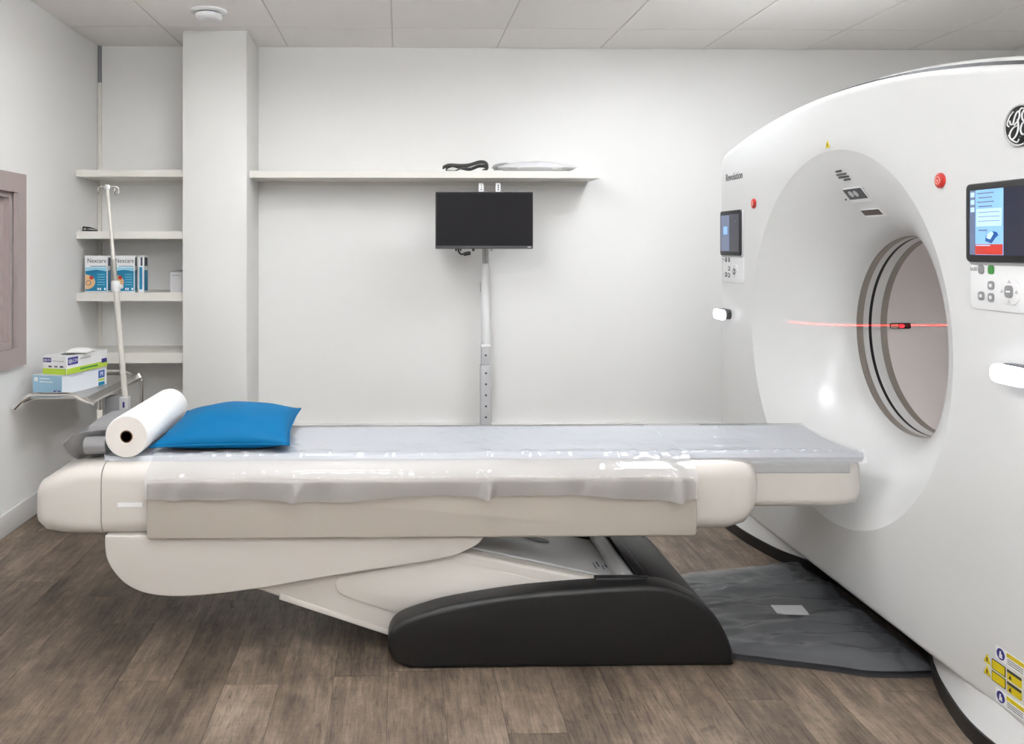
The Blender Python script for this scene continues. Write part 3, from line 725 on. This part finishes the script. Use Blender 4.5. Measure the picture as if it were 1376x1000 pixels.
# ------------------------------------------------------------------ clear plastic sheets
def sheet(name, label, x0, x1, profile, hem, m, nx=340, amp=1.0, seed=0.0, folds=()):
    """profile: list of (y, z) across the couch; hem(x) lengthens the front drop"""
    P = [Vector((0, p[0], p[1])) for p in profile]
    L = [0.0]
    for a, b in zip(P, P[1:]): L.append(L[-1] + (b - a).length)
    ny = 96; v = []; f = []
    for i in range(nx + 1):
        X = x0 + (x1 - x0) * i / nx
        for j in range(ny + 1):
            s = L[-1] * j / ny
            k = max(0, min(len(L) - 2, next((q for q in range(len(L) - 1) if s <= L[q + 1]), len(L) - 2)))
            t_ = (s - L[k]) / (L[k + 1] - L[k]); p = P[k].lerp(P[k + 1], t_)
            front = p.y < CY - .205; back = p.y > CY + .205
            dz = 0; dy = 0
            n1 = noise.noise((X * 5 + seed, p.y * 9, seed)); n2 = noise.noise((X * 22 + seed, p.y * 14, 3 + seed))
            edge = math.exp(-((p.y - (CY - .208)) / .016) ** 2)
            pleat = max(0, noise.noise((X * 34 + seed, 0.3, 7))) * 1.6
            if front:
                drop = max(0, (0.60 - p.z) / 0.10)
                dy = -abs(n1) * .010 * drop - .004 * drop * (1 + math.sin(X * 31 + 2 * n1)) - .007 * abs(n2) * min(1, drop * 2 + .3)
                for fx, amp_f, wid in folds:
                    dx = X - fx - 0.03 * math.sin(drop * 2.2)
                    dy -= amp_f * drop * math.exp(-(dx / wid) ** 2)
                dz = hem(X) * max(0, drop - 0.3)
            elif back: dy = .003 * abs(n1)
            else: dz = .003 * (1 + n1) + .003 * abs(n2) + .006 * max(0, noise.noise((X * 16 + p.y * 10, 1.3, 5))) * math.exp(-((X + .25) / .22) ** 2)
            dz += edge * .011 * pleat
            v.append((X, p.y + dy * amp, p.z + dz * amp + 0.002))
    for i in range(nx):
        for j in range(ny):
            a = i * (ny + 1) + j; f.append((a, a + 1, a + ny + 2, a + ny + 1))
    o = obj_from(name, v, f, m, None, smooth=True)
    tag(o, label, 'plastic sheet')
    return o
profile = [(3.138, .515), (3.136, .55), (3.10, .592), (3.056, .604), (2.98, .598), (2.84, .595), (2.70, .598), (2.632, .604), (2.622, .598), (2.590, .588), (2.552, .572), (2.540, .552), (2.540, .522), (2.542, .492)]
sheet('plastic_sheet', 'clear glossy plastic sheet draped over the couch side and top', -0.772, 0.915, profile,
      lambda X: 0.010 * math.sin(X * 5.2) + 0.006 * math.sin(X * 13 + 1), 'film', folds=((-.345, .020, .016), (.245, .036, .015), (.275, -.008, .02), (.83, .034, .02), (-.70, .012, .02), (.55, .010, .015)))
prof2 = [(3.07, .585), (3.056, .605), (2.98, .599), (2.84, .596), (2.70, .599), (2.632, .605), (2.62, .594), (2.612, .572)]
sheet('plastic_sheet', 'short clear plastic sheet on the couch end reaching into the scanner', 0.918, 1.484, prof2, lambda X: 0.0, 'film', nx=110, seed=4.0, amp=0.8)

# ------------------------------------------------------------------ pillow and paper roll
def make_pillow():
    nx = ny = 36; v = []; f = []
    c = [(-.795, 2.665), (-.352, 2.665), (-.362, 3.055), (-.775, 3.055)]     # corners FL FR BR BL
    zc = [.622, .628, .668, .66]
    for s in (1, -1):
        for i in range(nx + 1):
            for j in range(ny + 1):
                a = i / nx; b = j / ny
                A = -1 + 2 * a; B = -1 + 2 * b
                # concave sides between pulled-out corners
                ax = 0.5 + (a - .5) * (1 - .07 * (1 - B * B)); bx = 0.5 + (b - .5) * (1 - .07 * (1 - A * A))
                def bl(q): return (q[0] * (1 - ax) + q[1] * ax) * (1 - bx) + (q[3] * (1 - ax) + q[2] * ax) * bx
                X = bl([p[0] for p in c]); Y = bl([p[1] for p in c]); zs = bl(zc)
                k = (max(0, 1 - abs(A) ** 2.1) * max(0, 1 - abs(B) ** 2.1)) ** 0.55
                wr = 0.004 * noise.noise((X * 9, Y * 12, s)) * min(1, k * 2)
                if s > 0: z = zs + .068 * k + wr
                else: z = zs + (.610 - zs) * min(1, k * 2.6)
                z = max(z, .610)
                v.append((X, Y, z))
    n = (nx + 1) * (ny + 1)
    for s in range(2):
        for i in range(nx):
            for j in range(ny):
                q = s * n + i * (ny + 1) + j
                f.append((q, q + 1, q + ny + 2, q + ny + 1))
    t = thing('pillow', 'bright blue wipeable pillow lying at the head of the couch', 'pillow', (-.57, 2.86, .605))
    o = obj_from('cushion', v, f, 'pillow', t, smooth=True)
    bm = bmesh.new(); bm.from_mesh(o.data); bmesh.ops.remove_doubles(bm, verts=bm.verts[:], dist=0.0002)
    bmesh.ops.recalc_face_normals(bm, faces=bm.faces[:]); bm.to_mesh(o.data); bm.free()
    for p in o.data.polygons: p.use_smooth = True
    rim_ = []
    for i in range(0, nx + 1, 2): rim_.append(v[i * (ny + 1)])
    for j in range(2, ny + 1, 2): rim_.append(v[nx * (ny + 1) + j])
    for i in range(nx - 2, -1, -2): rim_.append(v[i * (ny + 1) + ny])
    for j in range(ny - 2, 0, -2): rim_.append(v[j])
    tube('seam', rim_, 0.003, 'pillow', t, 6, closed=True)
make_pillow()
PR = thing('paper_roll', 'thick roll of white examination paper beside the blue pillow', 'paper roll', (-.862, 2.85, .602))
rx, rz, rr = -.853, .668, .0660
lathe('paper', [(.0195, .001), (rr - .002, .0), (rr, .002), (rr, .488), (rr - .002, .49), (.0195, .489)], (rx, 2.615, rz), 'y', 'paper', PR, 56)
lathe('paper_end', [(.020, -.0006), (rr - .003, -.0006), (rr - .003, .0004), (.020, .0004)], (rx, 2.615, rz), 'y', 'paper_end', PR, 56)
lathe('core', [(.0165, -.001), (.0198, -.001), (.0198, .489), (.0165, .489), (.0165, -.001)], (rx, 2.615, rz), 'y', 'cardboard', PR, 32)
prism('loose_edge', [(0, 0), (.03, .0), (.032, .0015), (0, .0012)], (rx - .012, 3.105, rz - rr), FACE_NY, 0, .488, 'paper', PR)

# ------------------------------------------------------------------ CT gantry
FX = 1.48; BZ = .954; HW = .975
GA = thing('ct_scanner', 'large white CT scanner housing with a round bore', 'CT scanner', (2.0, CY, 0))
base_pts = [(-HW, .113), (HW, .113), (HW, 1.66)]
archp = [(u_, 1.79 - .09 * (u_ / .868) ** 2) for u_ in [.93 - 2 * .93 * k / 28 for k in range(0, 29)]]
outl = base_pts + archp + [(-HW, 1.66)]
rads = [.05, .05, .06] + [0] * len(archp) + [.06]
outl = round_poly(outl, rads, 8)
NA = 240
def ray(th):
    dx, dy = math.cos(th), math.sin(th); best = 9
    for (a, b), (c_, d) in zip(outl, outl[1:] + outl[:1]):
        b2, d2 = b - BZ, d - BZ
        ex, ey = c_ - a, d2 - b2
        den = dx * ey - dy * ex
        if abs(den) < 1e-9: continue
        t_ = (a * ey - b2 * ex) / den; q = (a * dy - b2 * dx) / den
        if t_ > 0 and -1e-6 <= q <= 1 + 1e-6: best = min(best, t_)
    return best
angs = [2 * PI * k / NA for k in range(NA)]
ORAD = [ray(a) for a in angs]
def ring_c(x_, r_): return [(x_, CY + r_ * math.cos(a), BZ + r_ * math.sin(a)) for a in angs]
def ring_o(x_, off, frac=1.0, r0=0.0): return [(x_, CY + (r0 + (R + off - r0) * frac) * math.cos(a), BZ + (r0 + (R + off - r0) * frac) * math.sin(a)) for a, R in zip(angs, ORAD)]
MR = .637
loft('front_cover', [ring_c(FX + .004, MR), ring_o(FX + .001, -.02, .12, MR), ring_o(FX, -.02, .3, MR), ring_o(FX, -.02, .6, MR), ring_o(FX, -.028, 1.0, MR), ring_o(FX + .002, -.016), ring_o(FX + .006, -.008), ring_o(FX + .012, -.003), ring_o(FX + .018, -.001), ring_o(FX + .026, 0), ring_o(FX + .055, 0)], 'gantry', GA, caps=False)
loft('gasket', [ring_o(FX + .045, -.004), ring_o(FX + .05, .013), ring_o(FX + .075, .014), ring_o(FX + .08, -.004)], 'black', GA, caps=False)
loft('funnel', [ring_c(FX + .004, MR), ring_c(FX + .009, .628), ring_c(FX + .022, .600), ring_c(FX + .042, .562), ring_c(FX + .08, .506), ring_c(FX + .12, .456), ring_c(FX + .16, .414), ring_c(FX + .20, .380), ring_c(FX + .24, .357), ring_c(FX + .27, .347), ring_c(FX + .287, .344)], 'gantry', GA, caps=False)
BR = .343
def band(name, xa, xb, r_, m): return loft(name, [ring_c(xa, r_ + .004), ring_c(xa, r_), ring_c(xb, r_), ring_c(xb, r_ + .004)], m, GA, caps=False, smooth=True)
bx = FX + .287
band('bore_band', bx - .001, bx + .024, BR - .0012, 'silver_band')
band('bore_ring', bx + .024, bx + .046, BR, 'gantry')
band('bore_seam', bx + .046, bx + .058, BR + .001, 'black')
band('bore_ring', bx + .058, bx + .092, BR, 'gantry')
band('bore_band', bx + .092, bx + .117, BR - .0012, 'silver_band')
loft('bore_tube', [ring_c(bx + .117, BR), ring_c(2.25, BR), ring_c(2.32, .37), ring_c(2.38, .43), ring_c(2.42, .52)], 'gantry_bore', GA, caps=False)
loft('rear_cover', [ring_o(FX + .085, -.004), ring_o(FX + .085, .016), ring_o(FX + .10, .028), ring_o(2.36, .028), ring_o(2.40, .015), ring_o(2.42, -.02), ring_c(2.42, .52)], 'gantry', GA, caps=False)
# plinth with black skirt: footprint bulges at both ends, recessed under the bore
pc = [(-.99, 1.54), (-.96, 1.48), (-.88, 1.455), (-.73, 1.457), (-.56, 1.505), (-.45, 1.55), (-.34, 1.60), (-.15, 1.63), (.15, 1.63), (.34, 1.585), (.475, 1.52), (.65, 1.478), (.80, 1.462), (.89, 1.462), (.96, 1.485), (.99, 1.54)]
cur = bez([(a, b, 0) for a, b in pc], 5)
def foot(off): return [(CY + p.x, p.y + off) for p in cur]
def slab(name, off, z0, z1, m, top_off=None, sel=None, back=2.40):
    p0 = foot(off); p1 = foot(top_off if top_off is not None else off)
    if sel: idx = [i for i, p in enumerate(cur) if sel(p.x)]; p0 = [p0[i] for i in idx]; p1 = [p1[i] for i in idx]
    lo = [(x_, y_, z0) for y_, x_ in p0] + [(back, p0[-1][0], z0), (back, p0[0][0], z0)]
    hi = [(x_, y_, z1) for y_, x_ in p1] + [(back, p1[-1][0], z1), (back, p1[0][0], z1)]
    return loft(name, [lo, hi], m, GA)
slab('skirt', 0.0, 0.0, 0.045, 'black')
slab('recess_panel', 0.02, 0.045, 0.16, 'black', sel=lambda u_: abs(u_) < .44)
slab('foot_cover', 0.006, 0.045, 0.20, 'gantry', top_off=.05, sel=lambda u_: u_ > .36)
slab('foot_cover', 0.006, 0.045, 0.20, 'gantry', top_off=.05, sel=lambda u_: u_ < -.34)

def on_face(u_, z_, off=0.0): return (FX - off, CY + u_, z_)
SCR = (('mid', 1), ('near', -1))
for sgn in (1, -1):
    uc = .826 * sgn; zc = 1.322
    fr_ = FACE_NX
    tb = prism('touch_tablet', rrect(.225, .200, .014), on_face(uc, zc), fr_, -0.004, .015, 'black', GA, bevel=.003)
    prism('tablet_shelf', rrect(.232, .207, .016), on_face(uc, zc - .004), fr_, -0.004, .007, 'light_grey', GA, bevel=.003)
    o = on_face(uc, zc, .015)
    L_ = -.1125                              # left edge of the tablet as seen
    prism('display', rrect(.200, .166, .002, cx=0.0, cy=0.0), o, fr_, 0, .0006, 'screen_navy', tb)
    if sgn < 0:
        prism('display_page', rrect(.118, .164, .001, cx=L_ + .018 + .059, cy=0), o, fr_, .0006, .001, 'screen_blue', tb)
        prism('display_sidebar', rrect(.020, .164, .001, cx=L_ + .028, cy=0), o, fr_, .001, .0013, 'screen_slate', tb)
        for i in range(3): prism('display_icon', rrect(.014, .012, .001, cx=L_ + .028, cy=.071 - .019 * i), o, fr_, .0013, .0016, 'screen_pale', tb)
        prism('display_table', rrect(.088, .044, .001, cx=L_ + .086, cy=.012), o, fr_, .001, .0013, 'screen_pale', tb)
        for i in range(4): prism('display_line', rrect(.060 - .012 * (i % 2), .003, .0005, cx=L_ + .074, cy=.073 - .011 * i), o, fr_, .001, .0013, 'screen_slate', tb)
        for i in range(3): prism('display_line', rrect(.076, .0015, .0005, cx=L_ + .086, cy=.025 - .011 * i), o, fr_, .0013, .0016, 'screen_slate', tb)
        prism('display_line', rrect(.03, .003, .0005, cx=L_ + .065, cy=-.020), o, fr_, .001, .0013, 'screen_slate', tb)
        prism('display_picture', [(.0, -.012), (.022, -.018), (.036, -.004), (.046, .002), (.040, .010), (.024, .012), (.012, .004), (.002, .0)], (o[0], o[1] - (L_ + .074), o[2] - .035), fr_, .001, .0014, 'print_blue', tb)
        prism('display_picture', [(.004, -.006), (.018, -.010), (.030, .004), (.024, .010), (.010, .004)], (o[0], o[1] - (L_ + .074), o[2] - .033), fr_, .0014, .0018, 'screen_pale', tb)
        prism('display_alert', rrect(.096, .026, .001, cx=L_ + .086, cy=-.068), o, fr_, .001, .0013, 'screen_red', tb)
        prism('display_line', rrect(.05, .002, .0005, cx=L_ + .066, cy=-.058), o, fr_, .0013, .0016, 'screen_pale', tb)
    else:
        prism('display_page', rrect(.095, .160, .001, cx=L_ + .062, cy=0), o, fr_, .0006, .001, 'screen_slate', tb)
        prism('display_picture', rrect(.045, .036, .004, cx=L_ + .066, cy=.012), o, fr_, .001, .0014, 'screen_blue', tb)
        text('display_mark', 'v', .026, (o[0], o[1] - .062, o[2] + .050), fr_, 'grey_print', tb)
    # key pad under the tablet
    kp = prism('key_panel', rrect(.232, .118, .018), on_face(uc - .004, 1.160), fr_, -0.004, .003, 'white', GA, bevel=.0015)
    ko = on_face(uc, 1.160, .003)
    def key(name, cx, cy, w_, h, m, t_=.003): return prism(name, rrect(w_, h, min(w_, h) * .35, cx=cx, cy=cy), ko, fr_, 0, t_, m, kp, bevel=.0008)
    key('key', L_ + .043, .043, .019, .022, 'mid_grey'); key('key', L_ + .078, .043, .020, .022, 'green' if sgn < 0 else 'mid_grey')
    for cx, cy in ((.078, .004), (.043, -.024), (.078, -.026)):
        key('key', L_ + cx, cy, .021, .022, 'mid_grey')
        prism('key_symbol', circ(.005, 12, L_ + cx, cy), ko, fr_, .003, .0036, 'white_print', kp)
    key('key_pad', L_ + .142, -.008, .062, .064, 'white')
    key('key', L_ + .142, -.008, .026, .030, 'mid_grey', .006)
    prism('key_symbol', rrect(.014, .004, .001, cx=L_ + .142, cy=-.008), ko, fr_, .006, .0066, 'white_print', kp)
    for dx, dy in ((0, .024), (0, -.024), (.024, 0), (-.024, 0)):
        prism('key_symbol', [(L_ + .142 + dx + a_, -.008 + dy + b2) for a_, b2 in ((-.006, -.004), (.006, -.004), (0, .005))], ko, fr_, .003, .0036, 'light_grey', kp)
    text('printed_mark', 'ECG' if sgn < 0 else 'EC', .012, (ko[0], ko[1] - (L_ + .014), ko[2] + .043), fr_, 'grey_print', kp)
    # lit touch bar
    lz = .958; lu = .895 * sgn
    tb2 = prism('bar_mount', rrect(.105, .045, .02), on_face(lu, lz), fr_, -0.004, .022, 'dark_grey', GA, bevel=.004)
    prism('light_bar', rrect(.115, .046, .022), on_face(lu + (.004), lz - .003), fr_, .022, .042, 'lamp_white', GA, bevel=.006)
    # emergency stop
    ez = 1.442; eu = .592 * sgn if sgn < 0 else .607
    lathe('stop_collar', [(.021, .003), (.021, -.004), (.019, -.005), (.018, .003)], on_face(eu, ez), 'x', 'red', GA, 28)
    sb = lathe('stop_button', [(.018, .003), (.018, -.006), (.016, -.008), (.010, -.009), (.001, -.0092)], on_face(eu, ez), 'x', 'red', GA, 28)
    tube('stop_symbol', [(FX - .0092, CY + eu + .010 * math.cos(a), ez + .010 * math.sin(a)) for a in [2 * PI * k / 16 for k in range(16)]], .0014, 'pale_red', sb, 6, closed=True)
    tube('stop_symbol', [(FX - .0094, CY + eu + .004, ez + .003), (FX - .0094, CY + eu, ez - .005), (FX - .0094, CY + eu - .004, ez + .003)], .0013, 'pale_red', sb, 6)
# name print on the far side
text('name_print', 'Revolution', .046, on_face(.815, 1.572), FACE_NX, 'dark_grey', GA, squeeze=.92)
# round emblem on the near side
eo = on_face(-.888, 1.550); er = .050
em = lathe('emblem', [(er, .004), (er, -.003), (er - .002, -.005), (.001, -.005)], eo, 'x', 'black', GA, 48)
tube('emblem_ring', [(eo[0] - .005, eo[1] + (er - .002) * math.cos(a), eo[2] + (er - .002) * math.sin(a)) for a in [2 * PI * k / 48 for k in range(48)]], .0028, 'silver_plastic', em, 8, closed=True)
def estroke(pts, r_=.0022): 
    P = bez([(eo[0] - .0055, eo[1] - a * er, eo[2] + b2 * er) for a, b2 in pts], 6)
    return tube('emblem_stroke', P, r_, 'white', em, 6)
estroke([(-.62, .30), (-.56, .12), (-.40, .14), (-.30, .40), (-.16, .62), (-.02, .66), (.02, .44), (-.12, .20), (-.34, .06)])
estroke([(-.10, .30), (-.06, -.10), (-.20, -.46), (-.44, -.62), (-.60, -.52), (-.58, -.28), (-.36, -.06), (-.05, .02)])
estroke([(.50, .52), (.34, .66), (.18, .50), (.22, .22), (.42, .14), (.20, .06), (.08, -.22), (.20, -.46), (.44, -.40), (.58, -.14)])
for q in range(4):
    a0 = q * PI / 2 + .5
    estroke([(.80 * math.cos(a0 + t_), .80 * math.sin(a0 + t_)) for t_ in (0, .3, .6, .9)] + [(.66 * math.cos(a0 + 1.05), .66 * math.sin(a0 + 1.05))], .0018)
# warning triangle above the bore
def warn(u_, z_, s, mark=True):
    w_ = prism('warning_sign', [(-s, -s * .8), (s, -s * .8), (0, s)], on_face(u_, z_), FACE_NX, -.0005, .0012, 'yellow', GA)
    prism('warning_mark', [(-s * .18, -s * .45), (s * .18, -s * .45), (s * .12, s * .35), (-s * .12, s * .35)], on_face(u_, z_), FACE_NX, .0012, .0016, 'black', w_)
    return w_
warn(.01, 1.615, .014)
# labels low on the near side
def label_row(z_):
    warn(-.773, z_ + .002, .013)
    a = prism('warning_label', rrect(.047, .025, .002), on_face(-.8125, z_), FACE_NX, -.0005, .0008, 'black', GA)
    prism('warning_field', rrect(.043, .021, .001), on_face(-.8125, z_), FACE_NX, .0008, .0012, 'yellow', a)
    b2 = prism('warning_label', rrect(.047, .025, .002), on_face(-.865, z_), FACE_NX, -.0005, .0008, 'yellow', GA)
    prism('warning_field', rrect(.047, .007, .001, cy=.009), on_face(-.865, z_), FACE_NX, .0008, .0012, 'dark_grey', b2)
    prism('warning_mark', [(-.018, -.009), (-.008, -.009), (-.013, .001)], on_face(-.865, z_), FACE_NX, .0008, .0012, 'black', b2)
label_row(.2205); label_row(.191)
for z_ in (.257, .152):
    a = prism('instruction_label', rrect(.095, .033, .002), on_face(-.850, z_), FACE_NX, -.0005, .0006, 'white', GA)
    prism('instruction_symbol', circ(.0138, 24), on_face(-.820, z_), FACE_NX, .0006, .001, 'navy', a)
    prism('instruction_figure', [(-.005, -.009), (.006, -.009), (.005, .001), (.001, .002), (.002, .008), (-.003, .007), (-.004, .001)], on_face(-.820, z_), FACE_NX, .001, .0014, 'white_print', a)
    prism('instruction_title', rrect(.056, .010, .001, cx=.018, cy=.009), on_face(-.850, z_), FACE_NX, .0006, .001, 'yellow', a)
    for i in range(3): prism('instruction_line', rrect(.052, .002, .0005, cx=.018, cy=-.001 - .005 * i), on_face(-.850, z_), FACE_NX, .0006, .001, 'grey_print', a)
# inside the top of the funnel: speaker slots, breathing display, light slot (a frame lying on the cone)
FT = [(FX + .004, MR), (FX + .022, .600), (FX + .042, .562), (FX + .08, .506), (FX + .12, .456), (FX + .16, .414), (FX + .20, .380)]
def on_cone(x_, du=0.0, lift=.002):
    r_ = interp(FT, x_); return Vector((x_ - lift * .6, CY + du, BZ + math.sqrt(r_ * r_ - du * du) - lift * .8))
def cone_frame(x_):
    d = (on_cone(x_ - .01) - on_cone(x_ + .01)).normalized()
    return ((0, -1, 0), tuple(d))
for i, (w_, sh) in enumerate(((.036, -.004), (.062, .002), (.064, .006), (.040, .016))):
    x_ = FX + .038 + .0065 * i
    prism('speaker_slot', rrect(w_, .006, .002, cx=sh - .004, cy=0), on_cone(x_), cone_frame(x_), -.004, .0015, 'dark_grey', GA)
x_ = FX + .094
dp = prism('breath_display', rrect(.122, .060, .003, cx=.012), on_cone(x_, lift=.004), cone_frame(x_), -.010, .002, 'white', GA)
prism('display_glass', rrect(.112, .044, .002, cx=.008, cy=.006), on_cone(x_, lift=.004), cone_frame(x_), .002, .0026, 'dark_grey', dp)
for cx in (-.016, .014): prism('face_symbol', circ(.0125, 16, cx, .007), on_cone(x_, lift=.004), cone_frame(x_), .0026, .003, 'light_grey', dp)
x_ = FX + .148
ds = prism('laser_frame', rrect(.118, .034, .003, cx=.016), on_cone(x_, lift=.004), cone_frame(x_), -.010, .002, 'white', GA)
prism('laser_slot', rrect(.108, .024, .001, cx=.012, cy=.004), on_cone(x_, lift=.004), cone_frame(x_), .002, .0026, 'slot_brown', ds)
prism('camera_dot', circ(.003, 10), on_cone(FX + .10, .075), cone_frame(FX + .10), -.002, .002, 'dark_grey', GA)
# laser windows inside the bore, far and near wall, and the laser fan itself
for s in (1, -1):
    yb = CY + s * (BR - .003)
    lw = prism('laser_window', rrect(.080, .022, .007), (1.935, yb, .955), ((-s * -1.0, 0, 0), (0, 0, 1)) if s > 0 else ((-1, 0, 0), (0, 0, 1)), -.006, .003, 'black', GA)
    if s > 0:
        prism('laser_lens', rrect(.018, .012, .003, cx=.004), (1.935, yb, .955), FACE_NY, .003, .0036, 'laser_red', lw)
        prism('laser_bezel', rrect(.030, .018, .004, cx=-.024), (1.935, yb, .955), FACE_NY, .003, .0036, 'silver_band', lw)
ld = bpy.data.lights.new('laser_beam', 'POINT'); ld.energy = 1.0; ld.color = (1, .03, .05); ld.shadow_soft_size = 0.0; ld.use_nodes = True; ld.specular_factor = 0.0; ld.cycles.max_bounces = 0
nt = ld.node_tree; em_n = nt.nodes['Emission']
ge = nt.nodes.new('ShaderNodeTexCoord'); sx_ = nt.nodes.new('ShaderNodeSeparateXYZ'); ab = nt.nodes.new('ShaderNodeMath'); ab.operation = 'ABSOLUTE'
lt = nt.nodes.new('ShaderNodeMath'); lt.operation = 'LESS_THAN'; lt.inputs[1].default_value = .0018
nt.links.new(ge.outputs['Normal'], sx_.inputs[0]); nt.links.new(sx_.outputs['Z'], ab.inputs[0]); nt.links.new(ab.outputs[0], lt.inputs[0])
ml = nt.nodes.new('ShaderNodeMath'); ml.operation = 'MULTIPLY'; ml.inputs[1].default_value = 230.0
gx = nt.nodes.new('ShaderNodeMath'); gx.operation = 'GREATER_THAN'; gx.inputs[1].default_value = -.405
nt.links.new(sx_.outputs['X'], gx.inputs[0])
m0 = nt.nodes.new('ShaderNodeMath'); m0.operation = 'MULTIPLY'; nt.links.new(lt.outputs[0], m0.inputs[0]); nt.links.new(gx.outputs[0], m0.inputs[1])
nt.links.new(m0.outputs[0], ml.inputs[0]); fo = nt.nodes.new('ShaderNodeLightFalloff'); nt.links.new(ml.outputs[0], fo.inputs['Strength']); nt.links.new(fo.outputs['Constant'], em_n.inputs['Strength'])
em_n.inputs['Color'].default_value = (1, .03, .05, 1)
lo = bpy.data.objects.new('laser_beam', ld); COL.objects.link(lo); lo.location = (1.935, CY - BR + .012, .957); put(lo, GA)

# ------------------------------------------------------------------ floor mat under plastic film
FM = thing('floor_mat', 'dark rubber floor mat under crumpled film between couch base and scanner', 'mat', (1.3, CY, 0))
def mat_grid(name, z0, amp, m, inset, parent, zed=0.0):
    nx, ny = 60, 60; v = []; f = []
    for i in range(nx + 1):
        for j in range(ny + 1):
            a, b2 = i / nx, j / ny
            X = .985 + inset + (1.60 - .985 - 2 * inset) * a
            yn = interp([(.98, 2.535), (1.05, 2.508), (1.2, 2.465), (1.35, 2.415), (1.49, 2.395), (1.6, 2.41)], X) + inset + .006 * noise.noise((X * 9, 2, 1))
            yf = interp([(.98, 3.12), (1.13, 3.18), (1.53, 3.27), (1.6, 3.27)], X) - inset
            Y = yn + (yf - yn) * b2
            e_ = min(1, min(a, 1 - a, b2, 1 - b2) * 14)
            n_ = noise.noise((X * 3 + 2, Y * 11, z0 * 9)); n2 = noise.noise((X * 8, Y * 26, 4))
            v.append((X, Y, z0 * e_ + .0015 + zed + amp * e_ * (abs(n_) * 1.2 + .5 * abs(n2))))
    for i in range(nx):
        for j in range(ny):
            q = i * (ny + 1) + j; f.append((q, q + 1, q + ny + 2, q + ny + 1))
    return obj_from(name, v, f, m, parent, smooth=True)
mat_grid('rubber', .012, .002, 'mat_rubber', 0.0, FM)
mat_grid('film_cover', .008, .034, 'dark_film', 0.012, FM, .013)
prism('paper_label', [(0, 0), (.105, .0), (.108, .075), (.002, .07)], (1.262, 2.755, .033), ((1, -.08, 0), (.05, 1, .0)), 0, .001, 'light_grey', FM)
